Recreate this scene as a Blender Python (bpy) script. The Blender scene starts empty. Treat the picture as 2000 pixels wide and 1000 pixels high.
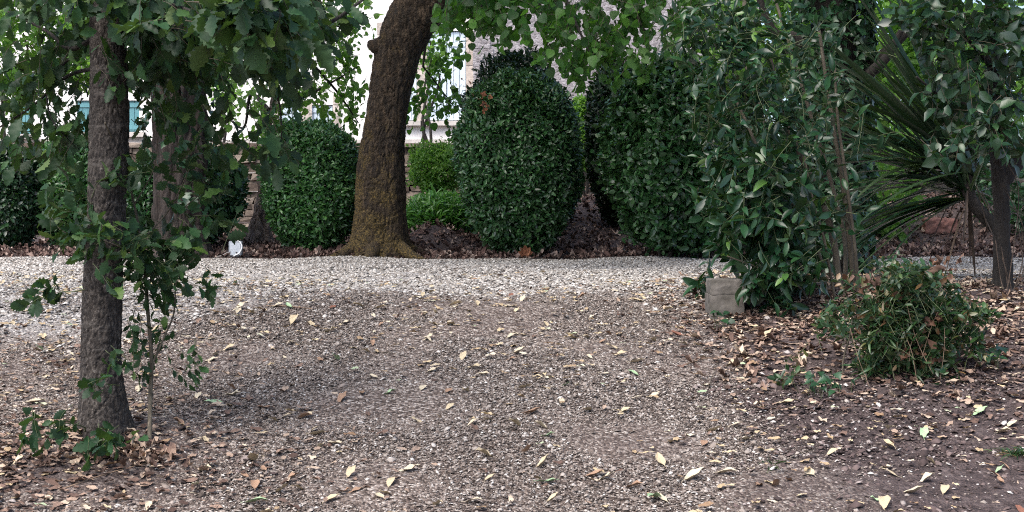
import bpy, math, random
import numpy as np
R = math.radians
random.seed(7)
rng = np.random.default_rng(11)
C = bpy.context.scene.collection
SC = bpy.context.scene

# ------------------------------------------------------------------ camera, sky, sun, exposure
F, EYE, HOR = 2860.0, 0.5, 400.0          # focal length in photo pixels, eye height over the drive, horizon row
cam = bpy.data.objects.new('camera', bpy.data.cameras.new('camera'))
C.objects.link(cam)
cam.location = (0, 0, EYE)
cam.rotation_euler = (R(90), 0, 0)
cam.data.sensor_width = 36
cam.data.lens = 36 * F / 2000
cam.data.shift_y = -0.05
cam.data.clip_end = 2000
cam.data.clip_start = 0.05
SC.camera = cam

SUN_DIR = np.array([-0.35, -0.45, 0.82])
SUN_DIR = SUN_DIR / np.linalg.norm(SUN_DIR)
world = bpy.data.worlds.new('World')
SC.world = world
world.use_nodes = True
wn = world.node_tree
sky = wn.nodes.new('ShaderNodeTexSky')
sky.sky_type = 'NISHITA'
sky.sun_disc = False
sky.sun_elevation = math.asin(SUN_DIR[2])
sky.sun_rotation = math.atan2(SUN_DIR[0], SUN_DIR[1])
sky.air_density = 0.7
sky.dust_density = 3.0
sky.ozone_density = 0.6
wn.nodes['Background'].inputs['Strength'].default_value = 0.13
wn.links.new(sky.outputs[0], wn.nodes['Background'].inputs['Color'])

sun_l = bpy.data.lights.new('sun', 'SUN')
sun_l.energy = 1.5
sun_l.angle = R(50)
sun_l.color = (1.0, 0.965, 0.92)
sun = bpy.data.objects.new('sun', sun_l)
C.objects.link(sun)
from mathutils import Vector
sun.rotation_euler = Vector(SUN_DIR).to_track_quat('Z', 'Y').to_euler()
SC.view_settings.view_transform = 'Standard'
SC.view_settings.look = 'None'
SC.view_settings.exposure = 1.5
SC.view_settings.gamma = 1
SC.render.engine = 'CYCLES'
SC.cycles.max_bounces = 6
SC.cycles.diffuse_bounces = 3
SC.cycles.glossy_bounces = 2
SC.cycles.transmission_bounces = 3
SC.cycles.sample_clamp_indirect = 6
SC.cycles.filter_width = 1.1
SC.cycles.use_denoising = False

# ------------------------------------------------------------------ helpers
def nrm(v):
    v = np.asarray(v, float)
    return v / np.maximum(np.linalg.norm(v, axis=-1, keepdims=True), 1e-9)

def P(px, py, Y):
    "photo pixel at distance Y -> point in the place"
    return np.array([(px - 1000) / F * Y, Y, EYE + (HOR - py) / F * Y])

def hash3(i, j, k, s=0):
    n = (i * 374761393 + j * 668265263 + k * 2147483647 + s * 974634777) & 0xFFFFFFFF
    n = ((n ^ (n >> 13)) * 1274126177) & 0xFFFFFFFF
    n = n ^ (n >> 16)
    return (n & 0xFFFF) / 65535.0

def noise3(p, s=0):
    "value noise, about -1..1"
    p = np.asarray(p, float)
    i = np.floor(p).astype(np.int64)
    f = p - i
    f = f * f * (3 - 2 * f)
    out = 0
    for a in (0, 1):
        for b in (0, 1):
            for c in (0, 1):
                w = (f[:, 0] if a else 1 - f[:, 0]) * (f[:, 1] if b else 1 - f[:, 1]) * (f[:, 2] if c else 1 - f[:, 2])
                out = out + w * hash3(i[:, 0] + a, i[:, 1] + b, i[:, 2] + c, s)
    return out * 2 - 1

def fbm(p, s=0, o=3):
    p = np.asarray(p, float)
    r, a = 0, 1.0
    for k in range(o):
        r = r + a * noise3(p * (2.03 ** k) + 17.3 * k, s + k)
        a *= .5
    return r

class MB:
    def __init__(self):
        self.V, self.T, self.n = [], [], 0
    def add(self, V, T):
        V = np.asarray(V, float)
        T = np.asarray(T, np.int64)
        if len(V) == 0: return
        self.V.append(V); self.T.append(T + self.n); self.n += len(V)
    def grid(self, G, close_u=False):
        "G: (rows, cols, 3)"
        r, c, _ = G.shape
        idx = np.arange(r * c).reshape(r, c)
        if close_u: idx = np.concatenate([idx, idx[:, :1]], 1)
        a, b, d, e = idx[:-1, :-1].ravel(), idx[:-1, 1:].ravel(), idx[1:, 1:].ravel(), idx[1:, :-1].ravel()
        self.add(G.reshape(-1, 3), np.concatenate([np.stack([a, b, d], 1), np.stack([a, d, e], 1)]))
    def box(self, c, s, jit=0.0, rz=0.0):
        q = np.array([[x, y, z] for x in (-.5, .5) for y in (-.5, .5) for z in (-.5, .5)]) * np.asarray(s, float)
        if jit: q = q + rng.normal(0, jit, q.shape)
        if rz:
            cs, sn = math.cos(rz), math.sin(rz)
            q = np.stack([q[:, 0] * cs - q[:, 1] * sn, q[:, 0] * sn + q[:, 1] * cs, q[:, 2]], 1)
        f = [(0, 1, 3), (0, 3, 2), (4, 6, 7), (4, 7, 5), (0, 4, 5), (0, 5, 1), (2, 3, 7), (2, 7, 6), (0, 2, 6), (0, 6, 4), (1, 5, 7), (1, 7, 3)]
        self.add(q + np.asarray(c, float), f)
    def tube(self, pts, rad, seg=8, bark=0.0, bs=3.0, flute=0, fl=0.0, cap=True, ridge=None):
        pts = np.asarray(pts, float)
        rad = np.broadcast_to(np.asarray(rad, float), (len(pts),))
        d = nrm(np.gradient(pts, axis=0))
        ref = np.array([0, 1, 0]) if abs(d[:, 1]).mean() < .8 else np.array([0, 0, 1])
        u = nrm(np.cross(d, ref)); v = np.cross(d, u)
        th = np.linspace(0, 2 * math.pi, seg, endpoint=False)
        ring = u[:, None] * np.cos(th)[None, :, None] + v[:, None] * np.sin(th)[None, :, None]
        rr = np.repeat(rad[:, None], seg, 1)
        if flute: rr = rr * (1 + fl * np.cos(flute * th + 1.3))[None]
        G = pts[:, None] + ring * rr[:, :, None]
        if bark:
            q = G.reshape(-1, 3)
            h = fbm(q * np.array([bs, bs, bs * .3]) / np.mean(rad), 5, 3).reshape(rr.shape)
            dd = rr * (1 + bark * h)
            if ridge:
                fr, zf, am = ridge
                w = q + .04 * np.stack([noise3(q * 9, 41), noise3(q * 9, 42), noise3(q * 9, 43)], 1)
                k1 = 1 - np.abs(noise3(w * np.array([fr, fr, fr * zf]), 51)); k2 = 1 - np.abs(noise3(w * np.array([fr, fr, fr * zf]) * 2.1, 52))
                dd = dd - am * (k1 ** 4 + .6 * k2 ** 4).reshape(rr.shape)
            G = pts[:, None] + ring * dd[:, :, None]
        self.grid(G, True)
        if cap:
            for e in (0, -1):
                self.add(np.concatenate([G[e], pts[e][None]]), [(i, (i + 1) % seg, seg) for i in range(seg)])
    def empty(self): return self.n == 0

def set_props(o, label=None, cat=None, group=None, kind=None):
    if label: o['label'] = label
    if cat: o['category'] = cat
    if group: o['group'] = group
    if kind: o['kind'] = kind
    return o

def build(mb, name, mat, parent=None, smooth=True, origin=None, **kw):
    V = np.concatenate(mb.V); T = np.concatenate(mb.T)
    loc = np.zeros(3)
    if parent is not None:
        p = parent
        while p is not None:
            loc = loc + np.array(p.location); p = p.parent
    elif origin is not None:
        loc = np.asarray(origin, float)
    V = V - loc
    me = bpy.data.meshes.new(name)
    me.vertices.add(len(V)); me.vertices.foreach_set('co', V.astype(np.float32).ravel())
    me.loops.add(len(T) * 3); me.loops.foreach_set('vertex_index', T.astype(np.int32).ravel())
    me.polygons.add(len(T)); me.polygons.foreach_set('loop_start', (np.arange(len(T)) * 3).astype(np.int32))
    me.update(calc_edges=True)
    me.polygons.foreach_set('use_smooth', np.full(len(T), smooth))
    me.materials.append(mat)
    o = bpy.data.objects.new(name, me)
    C.objects.link(o)
    if parent is not None: o.parent = parent
    else: o.location = loc
    return set_props(o, **kw)

def thing(name, loc, label, cat, group=None):
    o = bpy.data.objects.new(name, None)
    C.objects.link(o)
    o.location = [float(a) for a in loc]
    o.empty_display_size = .1
    return set_props(o, label, cat, group)

def spline(pts, n):
    "Catmull-Rom through pts (rows of any width)"
    p = np.asarray(pts, float)
    p = np.concatenate([2 * p[:1] - p[1:2], p, 2 * p[-1:] - p[-2:-1]])
    t = np.linspace(0, len(p) - 3 - 1e-6, n)
    i = t.astype(int); f = (t - i)[:, None]
    a, b, c, d = p[i], p[i + 1], p[i + 2], p[i + 3]
    return .5 * (2 * b + (c - a) * f + (2 * a - 5 * b + 4 * c - d) * f ** 2 + (3 * b - a - 3 * c + d) * f ** 3)

# ------------------------------------------------------------------ materials
def mat_new(name):
    m = bpy.data.materials.new(name); m.use_nodes = True
    nt = m.node_tree
    return m, nt, nt.nodes['Principled BSDF']

def ramp(nt, stops, interp='LINEAR'):
    r = nt.nodes.new('ShaderNodeValToRGB')
    cr = r.color_ramp; cr.interpolation = interp
    while len(cr.elements) < len(stops): cr.elements.new(.5)
    for e, (p, c) in zip(cr.elements, stops):
        e.position = p; e.color = (*c, 1)
    return r

def leaf_mat(name, stops, rough=.4, transl=.3, tcol=(.12, .28, .03), spec=.5, bump=0.0):
    m, nt, b = mat_new(name)
    g = nt.nodes.new('ShaderNodeNewGeometry')
    r = ramp(nt, stops)
    nt.links.new(g.outputs['Random Per Island'], r.inputs[0])
    b.inputs['Roughness'].default_value = rough
    b.inputs['Specular IOR Level'].default_value = spec
    # the underside of a leaf is paler and duller
    mx = nt.nodes.new('ShaderNodeMix'); mx.data_type = 'RGBA'
    hs = nt.nodes.new('ShaderNodeHueSaturation'); hs.inputs['Saturation'].default_value = .8; hs.inputs['Value'].default_value = 1.12
    nt.links.new(r.outputs[0], hs.inputs['Color'])
    nt.links.new(g.outputs['Backfacing'], mx.inputs['Factor'])
    nt.links.new(r.outputs[0], mx.inputs['A']); nt.links.new(hs.outputs[0], mx.inputs['B'])
    nt.links.new(mx.outputs['Result'], b.inputs['Base Color'])
    if bump:
        no = nt.nodes.new('ShaderNodeTexNoise'); no.inputs['Scale'].default_value = 90
        bp = nt.nodes.new('ShaderNodeBump'); bp.inputs['Strength'].default_value = bump; bp.inputs['Distance'].default_value = .004
        nt.links.new(no.outputs[0], bp.inputs['Height']); nt.links.new(bp.outputs[0], b.inputs['Normal'])
    if transl:
        t = nt.nodes.new('ShaderNodeBsdfTranslucent'); t.inputs[0].default_value = (*tcol, 1)
        ms = nt.nodes.new('ShaderNodeMixShader'); ms.inputs[0].default_value = transl
        nt.links.new(b.outputs[0], ms.inputs[1]); nt.links.new(t.outputs[0], ms.inputs[2])
        nt.links.new(ms.outputs[0], nt.nodes['Material Output'].inputs[0])
    return m

def bark_mat(name, cols, scale=(14, 14, 3), bump=.6, dist=.02, moss=None, mossrange=(0, 1), bands=None, rough=.9):
    m, nt, b = mat_new(name)
    tc = nt.nodes.new('ShaderNodeTexCoord')
    mp = nt.nodes.new('ShaderNodeMapping'); mp.inputs['Scale'].default_value = scale
    nt.links.new(tc.outputs['Object'], mp.inputs[0])
    no = nt.nodes.new('ShaderNodeTexNoise'); no.inputs['Scale'].default_value = 1.0; no.inputs['Detail'].default_value = 8; no.inputs['Roughness'].default_value = .7
    nt.links.new(mp.outputs[0], no.inputs[0])
    r = ramp(nt, cols)
    nt.links.new(no.outputs[0], r.inputs[0])
    col = r.outputs[0]
    h = no.outputs[0]
    if moss:
        n2 = nt.nodes.new('ShaderNodeTexNoise'); n2.inputs['Scale'].default_value = 6; n2.inputs['Detail'].default_value = 6
        nt.links.new(tc.outputs['Object'], n2.inputs[0])
        sp = nt.nodes.new('ShaderNodeSeparateXYZ'); nt.links.new(tc.outputs['Object'], sp.inputs[0])
        mr = nt.nodes.new('ShaderNodeMapRange'); mr.inputs[1].default_value = mossrange[0]; mr.inputs[2].default_value = mossrange[1]; mr.inputs[3].default_value = .17; mr.inputs[4].default_value = -.16
        nt.links.new(sp.outputs['Z'], mr.inputs[0])
        ad = nt.nodes.new('ShaderNodeMath'); ad.operation = 'ADD'
        ge = nt.nodes.new('ShaderNodeNewGeometry'); sx_ = nt.nodes.new('ShaderNodeSeparateXYZ'); nt.links.new(ge.outputs['Normal'], sx_.inputs[0])
        sd = nt.nodes.new('ShaderNodeMath'); sd.operation = 'MULTIPLY_ADD'; sd.inputs[1].default_value = -.13   # moss grows on the side away from the drive's end
        nt.links.new(sx_.outputs['X'], sd.inputs[0]); nt.links.new(mr.outputs[0], sd.inputs[2])
        nt.links.new(n2.outputs[0], ad.inputs[0]); nt.links.new(sd.outputs[0], ad.inputs[1])
        rr = ramp(nt, [(.47, (0, 0, 0)), (.68, (1, 1, 1))]); nt.links.new(ad.outputs[0], rr.inputs[0])
        n3 = nt.nodes.new('ShaderNodeTexNoise'); n3.inputs['Scale'].default_value = 70; n3.inputs['Detail'].default_value = 4
        nt.links.new(tc.outputs['Object'], n3.inputs[0])
        mc = ramp(nt, moss); nt.links.new(n3.outputs[0], mc.inputs[0])
        mx = nt.nodes.new('ShaderNodeMix'); mx.data_type = 'RGBA'
        nt.links.new(rr.outputs[0], mx.inputs['Factor']); nt.links.new(col, mx.inputs['A']); nt.links.new(mc.outputs[0], mx.inputs['B'])
        col = mx.outputs['Result']
        a2 = nt.nodes.new('ShaderNodeMath'); a2.operation = 'ADD'
        nt.links.new(h, a2.inputs[0]); nt.links.new(n3.outputs[0], a2.inputs[1]); h = a2.outputs[0]
    if bands:
        mp2 = nt.nodes.new('ShaderNodeMapping'); mp2.inputs['Scale'].default_value = (9, 9, 40)
        nt.links.new(tc.outputs['Object'], mp2.inputs[0])
        n4 = nt.nodes.new('ShaderNodeTexNoise'); n4.inputs['Scale'].default_value = 1; n4.inputs['Detail'].default_value = 3
        nt.links.new(mp2.outputs[0], n4.inputs[0])
        rb = ramp(nt, [(.58, (0, 0, 0)), (.66, (1, 1, 1))]); nt.links.new(n4.outputs[0], rb.inputs[0])
        mx = nt.nodes.new('ShaderNodeMix'); mx.data_type = 'RGBA'; mx.inputs['B'].default_value = (*bands, 1)
        nt.links.new(rb.outputs[0], mx.inputs['Factor']); nt.links.new(col, mx.inputs['A']); col = mx.outputs['Result']
    nt.links.new(col, b.inputs['Base Color'])
    b.inputs['Roughness'].default_value = rough
    bp = nt.nodes.new('ShaderNodeBump'); bp.inputs['Strength'].default_value = bump; bp.inputs['Distance'].default_value = dist
    nt.links.new(h, bp.inputs['Height']); nt.links.new(bp.outputs[0], b.inputs['Normal'])
    return m

def plain_mat(name, col, rough=.6, noise=None, scale=20, bump=0, metal=0):
    m, nt, b = mat_new(name)
    b.inputs['Roughness'].default_value = rough; b.inputs['Metallic'].default_value = metal
    tc = nt.nodes.new('ShaderNodeTexCoord')
    no = nt.nodes.new('ShaderNodeTexNoise'); no.inputs['Scale'].default_value = scale; no.inputs['Detail'].default_value = 6
    nt.links.new(tc.outputs['Object'], no.inputs[0])
    c2 = noise or tuple(c * .8 for c in col)
    r = ramp(nt, [(.35, c2), (.65, col)]); nt.links.new(no.outputs[0], r.inputs[0])
    nt.links.new(r.outputs[0], b.inputs['Base Color'])
    if bump:
        bp = nt.nodes.new('ShaderNodeBump'); bp.inputs['Strength'].default_value = bump; bp.inputs['Distance'].default_value = .01
        nt.links.new(no.outputs[0], bp.inputs['Height']); nt.links.new(bp.outputs[0], b.inputs['Normal'])
    return m

def island_mat(name, stops, rough=.8, bump=0.0, bscale=40, transl=0, interp='LINEAR'):
    m, nt, b = mat_new(name)
    g = nt.nodes.new('ShaderNodeNewGeometry')
    r = ramp(nt, stops, interp); nt.links.new(g.outputs['Random Per Island'], r.inputs[0])
    no = nt.nodes.new('ShaderNodeTexNoise'); no.inputs['Scale'].default_value = bscale; no.inputs['Detail'].default_value = 5
    tc = nt.nodes.new('ShaderNodeTexCoord'); nt.links.new(tc.outputs['Object'], no.inputs[0])
    mu = nt.nodes.new('ShaderNodeMix'); mu.data_type = 'RGBA'; mu.blend_type = 'MULTIPLY'; mu.inputs['Factor'].default_value = .6
    vr = ramp(nt, [(.3, (.55, .55, .55)), (.7, (1.2, 1.2, 1.2))]); nt.links.new(no.outputs[0], vr.inputs[0])
    nt.links.new(r.outputs[0], mu.inputs['A']); nt.links.new(vr.outputs[0], mu.inputs['B'])
    nt.links.new(mu.outputs['Result'], b.inputs['Base Color'])
    b.inputs['Roughness'].default_value = rough
    b.inputs['Specular IOR Level'].default_value = .3
    if bump:
        bp = nt.nodes.new('ShaderNodeBump'); bp.inputs['Strength'].default_value = bump; bp.inputs['Distance'].default_value = .02
        nt.links.new(no.outputs[0], bp.inputs['Height']); nt.links.new(bp.outputs[0], b.inputs['Normal'])
    return m

M = {}
M['oak'] = leaf_mat('oak leaf', [(0, (.007, .022, .009)), (.5, (.013, .042, .015)), (.85, (.028, .078, .024)), (1, (.07, .12, .022))], .52, .16, (.10, .20, .03), .26)
M['linden'] = leaf_mat('linden leaf', [(0, (.008, .032, .007)), (.55, (.020, .070, .012)), (1, (.06, .15, .02))], .5, .34, (.14, .36, .03), .35)
M['hedge'] = leaf_mat('hedge leaf', [(0, (.007, .032, .009)), (.6, (.017, .066, .019)), (1, (.045, .125, .04))], .36, .1, (.06, .15, .02), .5)
M['hedge_shaded'] = leaf_mat('shaded old hedge leaf', [(0, (.003, .012, .005)), (.7, (.007, .027, .009)), (1, (.018, .05, .016))], .4, .08, (.05, .13, .02), .35)  # older leaves, plus the shade on the back bushes put into the leaf colour
M['hedge_mid'] = leaf_mat('loose hedge leaf', [(0, (.010, .040, .012)), (.6, (.026, .088, .026)), (1, (.065, .16, .05))], .33, .15, (.07, .18, .02), .6)
M['hedge_bright'] = leaf_mat('bright hedge leaf', [(0, (.016, .062, .018)), (.6, (.036, .12, .03)), (1, (.08, .19, .05))], .38, .2, (.10, .25, .03), .6)
M['laurel'] = leaf_mat('laurel leaf', [(0, (.005, .020, .009)), (.55, (.010, .038, .016)), (.94, (.024, .07, .024)), (1, (.09, .18, .03))], .3, .1, (.07, .18, .02), .4, bump=.2)
M['box'] = leaf_mat('evergreen leaf', [(0, (.006, .022, .010)), (.6, (.014, .045, .020)), (1, (.032, .08, .028))], .36, .12, (.08, .2, .02), .6)
M['yucca'] = leaf_mat('sword leaf', [(0, (.007, .022, .012)), (.6, (.014, .04, .019)), (1, (.045, .075, .03))], .3, .1, (.08, .16, .02), .6)
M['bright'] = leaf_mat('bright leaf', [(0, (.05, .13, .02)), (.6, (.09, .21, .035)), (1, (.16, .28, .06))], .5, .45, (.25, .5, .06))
M['grass'] = leaf_mat('ground plant leaf', [(0, (.035, .12, .02)), (.6, (.06, .19, .03)), (1, (.12, .28, .06))], .35, .3, (.15, .38, .04))
M['under'] = leaf_mat('undershrub leaf', [(0, (.007, .026, .009)), (.55, (.017, .054, .017)), (.84, (.038, .09, .024)), (.94, (.10, .09, .03)), (1, (.18, .09, .045))], .35, .15, (.10, .18, .03))
M['ivy'] = leaf_mat('ivy leaf', [(0, (.008, .028, .012)), (1, (.022, .068, .026))], .35, .1, (.06, .15, .03))
M['dead'] = leaf_mat('withered leaf', [(0, (.14, .055, .03)), (.5, (.24, .10, .055)), (1, (.36, .18, .10))], .7, .1, (.3, .12, .05), .2)
M['dullbrown'] = leaf_mat('dull withered leaf', [(0, (.06, .032, .022)), (.6, (.13, .07, .045)), (1, (.24, .13, .08))], .75, .1, (.2, .1, .05), .2)
M['litter'] = island_mat('leaf litter', [(0, (.06, .036, .028)), (.3, (.15, .094, .072)), (.6, (.27, .185, .14)), (.85, (.40, .30, .225)), (1, (.58, .48, .36))], .75, .2, 120)
M['mulch'] = island_mat('mulch', [(0, (.035, .020, .017)), (.5, (.11, .066, .055)), (.8, (.22, .15, .125)), (1, (.42, .33, .28))], .8, .2, 120)
M['cream'] = plain_mat('pale dry leaf', (.52, .435, .29), .6, (.40, .32, .20), 60, .2)
M['pale'] = plain_mat('bleached dry leaf', (.55, .485, .36), .55, (.45, .38, .26), 60, .2)
M['tan'] = plain_mat('tan dry leaf', (.33, .215, .14), .7, (.23, .135, .085), 60, .2)
M['greenleaf'] = plain_mat('green fallen leaf', (.38, .50, .30), .5, (.24, .38, .20), 60, .2)
M['brownleaf'] = plain_mat('brown dry leaf', (.24, .10, .06), .7, (.14, .06, .04), 60, .3)
M['oakbark'] = bark_mat('oak bark', [(.36, (.008, .006, .005)), (.5, (.032, .026, .022)), (.6, (.085, .073, .063)), (.72, (.26, .235, .21))], (75, 75, 42), 1, .014, bands=(.075, .066, .058))
M['mossbark'] = bark_mat('mossy bark', [(.3, (.006, .004, .003)), (.5, (.030, .019, .010)), (.62, (.082, .055, .032)), (.74, (.22, .165, .12))], (34, 34, 9), 1, .03,
                         moss=[(.3, (.012, .009, .003)), (.5, (.06, .041, .012)), (.68, (.19, .125, .034))], mossrange=(-.1, 1.6))
M['redbark'] = bark_mat('red stringy bark', [(.3, (.008, .006, .005)), (.5, (.034, .026, .022)), (.68, (.085, .062, .053)), (.8, (.17, .11, .09))], (30, 30, 2.2), 1, .03)
M['greybark'] = bark_mat('grey bark', [(.3, (.03, .022, .018)), (.5, (.13, .10, .087)), (.7, (.32, .27, .23))], (26, 26, 4), 1, .03)
M['darkbark'] = bark_mat('dark bark', [(.3, (.008, .007, .006)), (.55, (.022, .018, .015)), (.8, (.06, .05, .04))], (24, 24, 6), .9, .02)
M['stem'] = bark_mat('stem bark', [(.3, (.035, .028, .020)), (.55, (.10, .085, .06)), (.8, (.20, .17, .13))], (40, 40, 8), .5, .006)
M['twig'] = plain_mat('twig', (.075, .06, .04), .8)
M['drytwig'] = plain_mat('dry twig', (.24, .165, .11), .8)
M['deadblade'] = plain_mat('dead sword leaf', (.10, .07, .05), .85, (.04, .028, .02))
M['greentwig'] = plain_mat('green twig', (.07, .09, .035), .6)

# ------------------------------------------------------------------ leaf templates (unit length along +y, face to +z)
def leaf_tpl(ts, ws, fold=.35, droop=.2, fwd=0.0, wave=0.0):
    V, T = [], []
    ts = list(ts); ws = list(ws)
    n = len(ts)
    for i, (t, w) in enumerate(zip(ts, ws)):
        z = -droop * t * t
        V.append((0, t, z))
        wz = wave * math.sin(i * 2.1)
        V.append((-w, min(1.02, t + fwd * w), z + fold * w + wz * w))
        V.append((w, min(1.02, t + fwd * w), z + fold * w - wz * w))
    for i in range(n - 1):
        a, b = 3 * i, 3 * (i + 1)
        T += [(a, b, b + 1), (a, b + 1, a + 1), (a, a + 2, b + 2), (a, b + 2, b)]
    return np.array(V, float), np.array(T)

L_OVAL = leaf_tpl([0, .3, .68, 1], [.02, .22, .2, .01], .3, .22)
L_OVALW = leaf_tpl([0, .28, .65, 1], [.02, .28, .27, .03], .3, .22)
L_LAUREL = leaf_tpl([0, .12, .3, .5, .7, .87, 1], [.015, .09, .165, .19, .165, .09, .008], .45, .28, wave=.12)
L_LONG = leaf_tpl([0, .3, .65, 1], [.015, .1, .09, .008], .4, .35)
L_OAK = leaf_tpl([0, .1, .18, .26, .36, .44, .54, .62, .72, .80, .90, 1],
                 [.02, .06, .17, .15, .30, .22, .34, .23, .28, .16, .15, .01], .25, .25, fwd=.12, wave=.12)
L_ROUND = leaf_tpl([0, .04, .2, .45, .7, .88, 1], [.02, .30, .44, .46, .34, .16, .01], .22, .2, wave=.08)
L_IVY = leaf_tpl([0, .08, .22, .36, .5, .72, 1], [.03, .30, .48, .24, .36, .14, .01], .2, .15)
L_DRY = leaf_tpl([0, .12, .3, .5, .7, .87, 1], [.015, .09, .17, .19, .17, .09, .008], .55, -.25, wave=.5)
L_FLAT = leaf_tpl([0, .12, .3, .5, .7, .87, 1], [.015, .11, .20, .23, .20, .11, .008], .28, -.1, wave=.3)
L_CRUMPLE = leaf_tpl([0, .15, .35, .55, .75, 1], [.03, .2, .34, .26, .2, .02], .7, -.45, wave=.8)

def scatter(mb, tpl, pos, axis, normal, size, wvar=.15):
    V, T = tpl
    n = len(pos)
    if n == 0: return
    y = nrm(axis)
    x = nrm(np.cross(y, normal)); z = np.cross(x, y)
    s = np.broadcast_to(np.asarray(size, float), (n,))[:, None, None]
    w = (1 + rng.uniform(-wvar, wvar, n))[:, None]
    c = rng.uniform(.3, 1.7, n)[:, None]
    W = (x[:, None] * (V[None, :, 0] * w)[:, :, None] + y[:, None] * V[None, :, 1, None] + z[:, None] * (V[None, :, 2] * c)[:, :, None]) * s + np.asarray(pos)[:, None]
    TT = T[None] + (np.arange(n) * len(V))[:, None, None]
    mb.add(W.reshape(-1, 3), TT.reshape(-1, 3))

def rand_in_ball(n):
    d = nrm(rng.normal(size=(n, 3)))
    return d * rng.random(n)[:, None] ** (1 / 3)

def grow(leaves, twigs, tpl, center, radii, root, ntw, per, size, L=(.18, .4), droop=.25, twr=.0022, up=.9, edge=.5):
    "twigs that end inside an ellipsoid and point away from root, leaves alternating along each"
    center = np.asarray(center, float); radii = np.asarray(radii, float); root = np.asarray(root, float)
    q = rand_in_ball(ntw)
    q = q / np.maximum(np.linalg.norm(q, axis=1, keepdims=True), 1e-6) * (np.linalg.norm(q, axis=1, keepdims=True) ** edge)
    ends = center + q * radii
    pos, ax, nr = [], [], []
    for e in ends:
        l = rng.uniform(*L)
        d = nrm(e - root) * .7 + nrm(rng.normal(size=3)) * .6 + np.array([0, 0, -.25])
        d = nrm(d)
        s = e - d * l
        mid = (s + e) / 2 + rng.normal(0, .08 * l, 3) + np.array([0, 0, .1 * l])
        pts = spline([s, mid, e], 6)
        if twigs is not None: twigs.tube(pts, np.linspace(twr, twr * .5, 6), 4, cap=False)
        k = max(2, int(per * rng.uniform(.7, 1.3)))
        t = np.linspace(.25, 1, k)
        pp = np.stack([np.interp(t, np.linspace(0, 1, 6), pts[:, j]) for j in range(3)], 1)
        side = nrm(np.cross(d, rng.normal(size=3)))
        sgn = np.where(np.arange(k) % 2, 1, -1)[:, None]
        a = d * rng.uniform(.3, .8, (k, 1)) + side * sgn * rng.uniform(.5, 1., (k, 1)) + rng.normal(0, .35, (k, 3)) + np.array([0, 0, -droop])
        a[-1] = d + rng.normal(0, .2, 3)
        pos.append(pp); ax.append(a)
        nr.append(np.array([0, -.15, up]) + rng.normal(0, .7, (k, 3)))
    pos = np.concatenate(pos); ax = np.concatenate(ax); nr = np.concatenate(nr)
    scatter(leaves, tpl, pos, ax, nr, size * np.exp(rng.normal(0, .22, len(pos))))

def branch(mb, a, b, r0, r1, sag=.1, wob=.06, n=14, seg=7, bark=.05):
    a = np.asarray(a, float); b = np.asarray(b, float)
    l = np.linalg.norm(b - a)
    c = [a]
    for t in (.3, .6, .82):
        c.append(a + (b - a) * t + rng.normal(0, wob * l, 3) + np.array([0, 0, sag * l * math.sin(math.pi * t)]))
    c.append(b)
    mb.tube(spline(c, n), np.linspace(r0, r1, n), seg, bark)
    return c

# ------------------------------------------------------------------ the ground
def sstep(x, a, b):
    t = np.clip((x - a) / (b - a), 0, 1)
    return t * t * (3 - 2 * t)

def zg(x, y):
    x = np.asarray(x, float); y = np.asarray(y, float)
    t = 8.2 - y
    s = np.where(t > .6, t - .3, np.where(t > 0, t * t / 1.2, 0)) # soft shoulder
    z = -.158 * s
    z = z - np.maximum(0, -y) * 0
    # planting bed beyond the drive
    b = sstep(y, 13.55, 13.9) * .03 + np.clip((y - 13.9) / 5.5, 0, 1) * .12
    b = b + .24 * np.exp(-((x + .82) / .38) ** 2 - ((y - 15.2) / .55) ** 2)
    b = b + sstep(y, 14.2, 17.2) * .46 * sstep(x, .0, .75)
    b = b + sstep(y, 20, 24) * .3
    z = z + b
    # bed at the right, in front of the drive
    m = sstep(x, .85, 1.5) * sstep(y, 5.6, 7.0) * (1 - sstep(y, 9.3, 10.2))
    z = z + .05 * m
    # slight swell round the oak
    z = z + .05 * np.exp(-((x + 1.52) / .35) ** 2 - ((y - 5.45) / .35) ** 2)
    z = z + (.012 * np.sin(x * 2.1 + y * 1.3) + .008 * np.sin(x * 4.7 - y * 3.1)) * (np.abs(y) < 20)
    return z

def hit(px, py):
    "where the line of sight through a photo pixel meets the ground"
    Y = np.linspace(2.5, 22, 6000)
    x = (px - 1000) / F * Y
    ray = EYE + (HOR - py) / F * Y
    d = ray - zg(x, Y)
    i = np.argmax(d < 0)
    return np.array([x[i], Y[i], float(zg(x[i], Y[i]))])

xs = np.concatenate([[-300, -120, -50, -20, -10, -7], np.arange(-5.2, 5.21, .07), [7, 10, 20, 50, 120, 300]])
ys = np.concatenate([[-300, -100, -30, -10, -3, 0, 1.5, 3, 3.8], np.arange(4.2, 20, .06), [21, 22, 24, 27, 32, 50, 100, 300, 900]])
XX, YY = np.meshgrid(xs, ys)
rough_ = fbm(np.stack([XX.ravel() * 2.2, YY.ravel() * 2.2, 0 * XX.ravel()], 1), 3, 4).reshape(XX.shape) * .008
ZZ = zg(XX, YY) + rough_
gm = MB(); gm.grid(np.stack([XX, YY, ZZ], 2))

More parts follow.
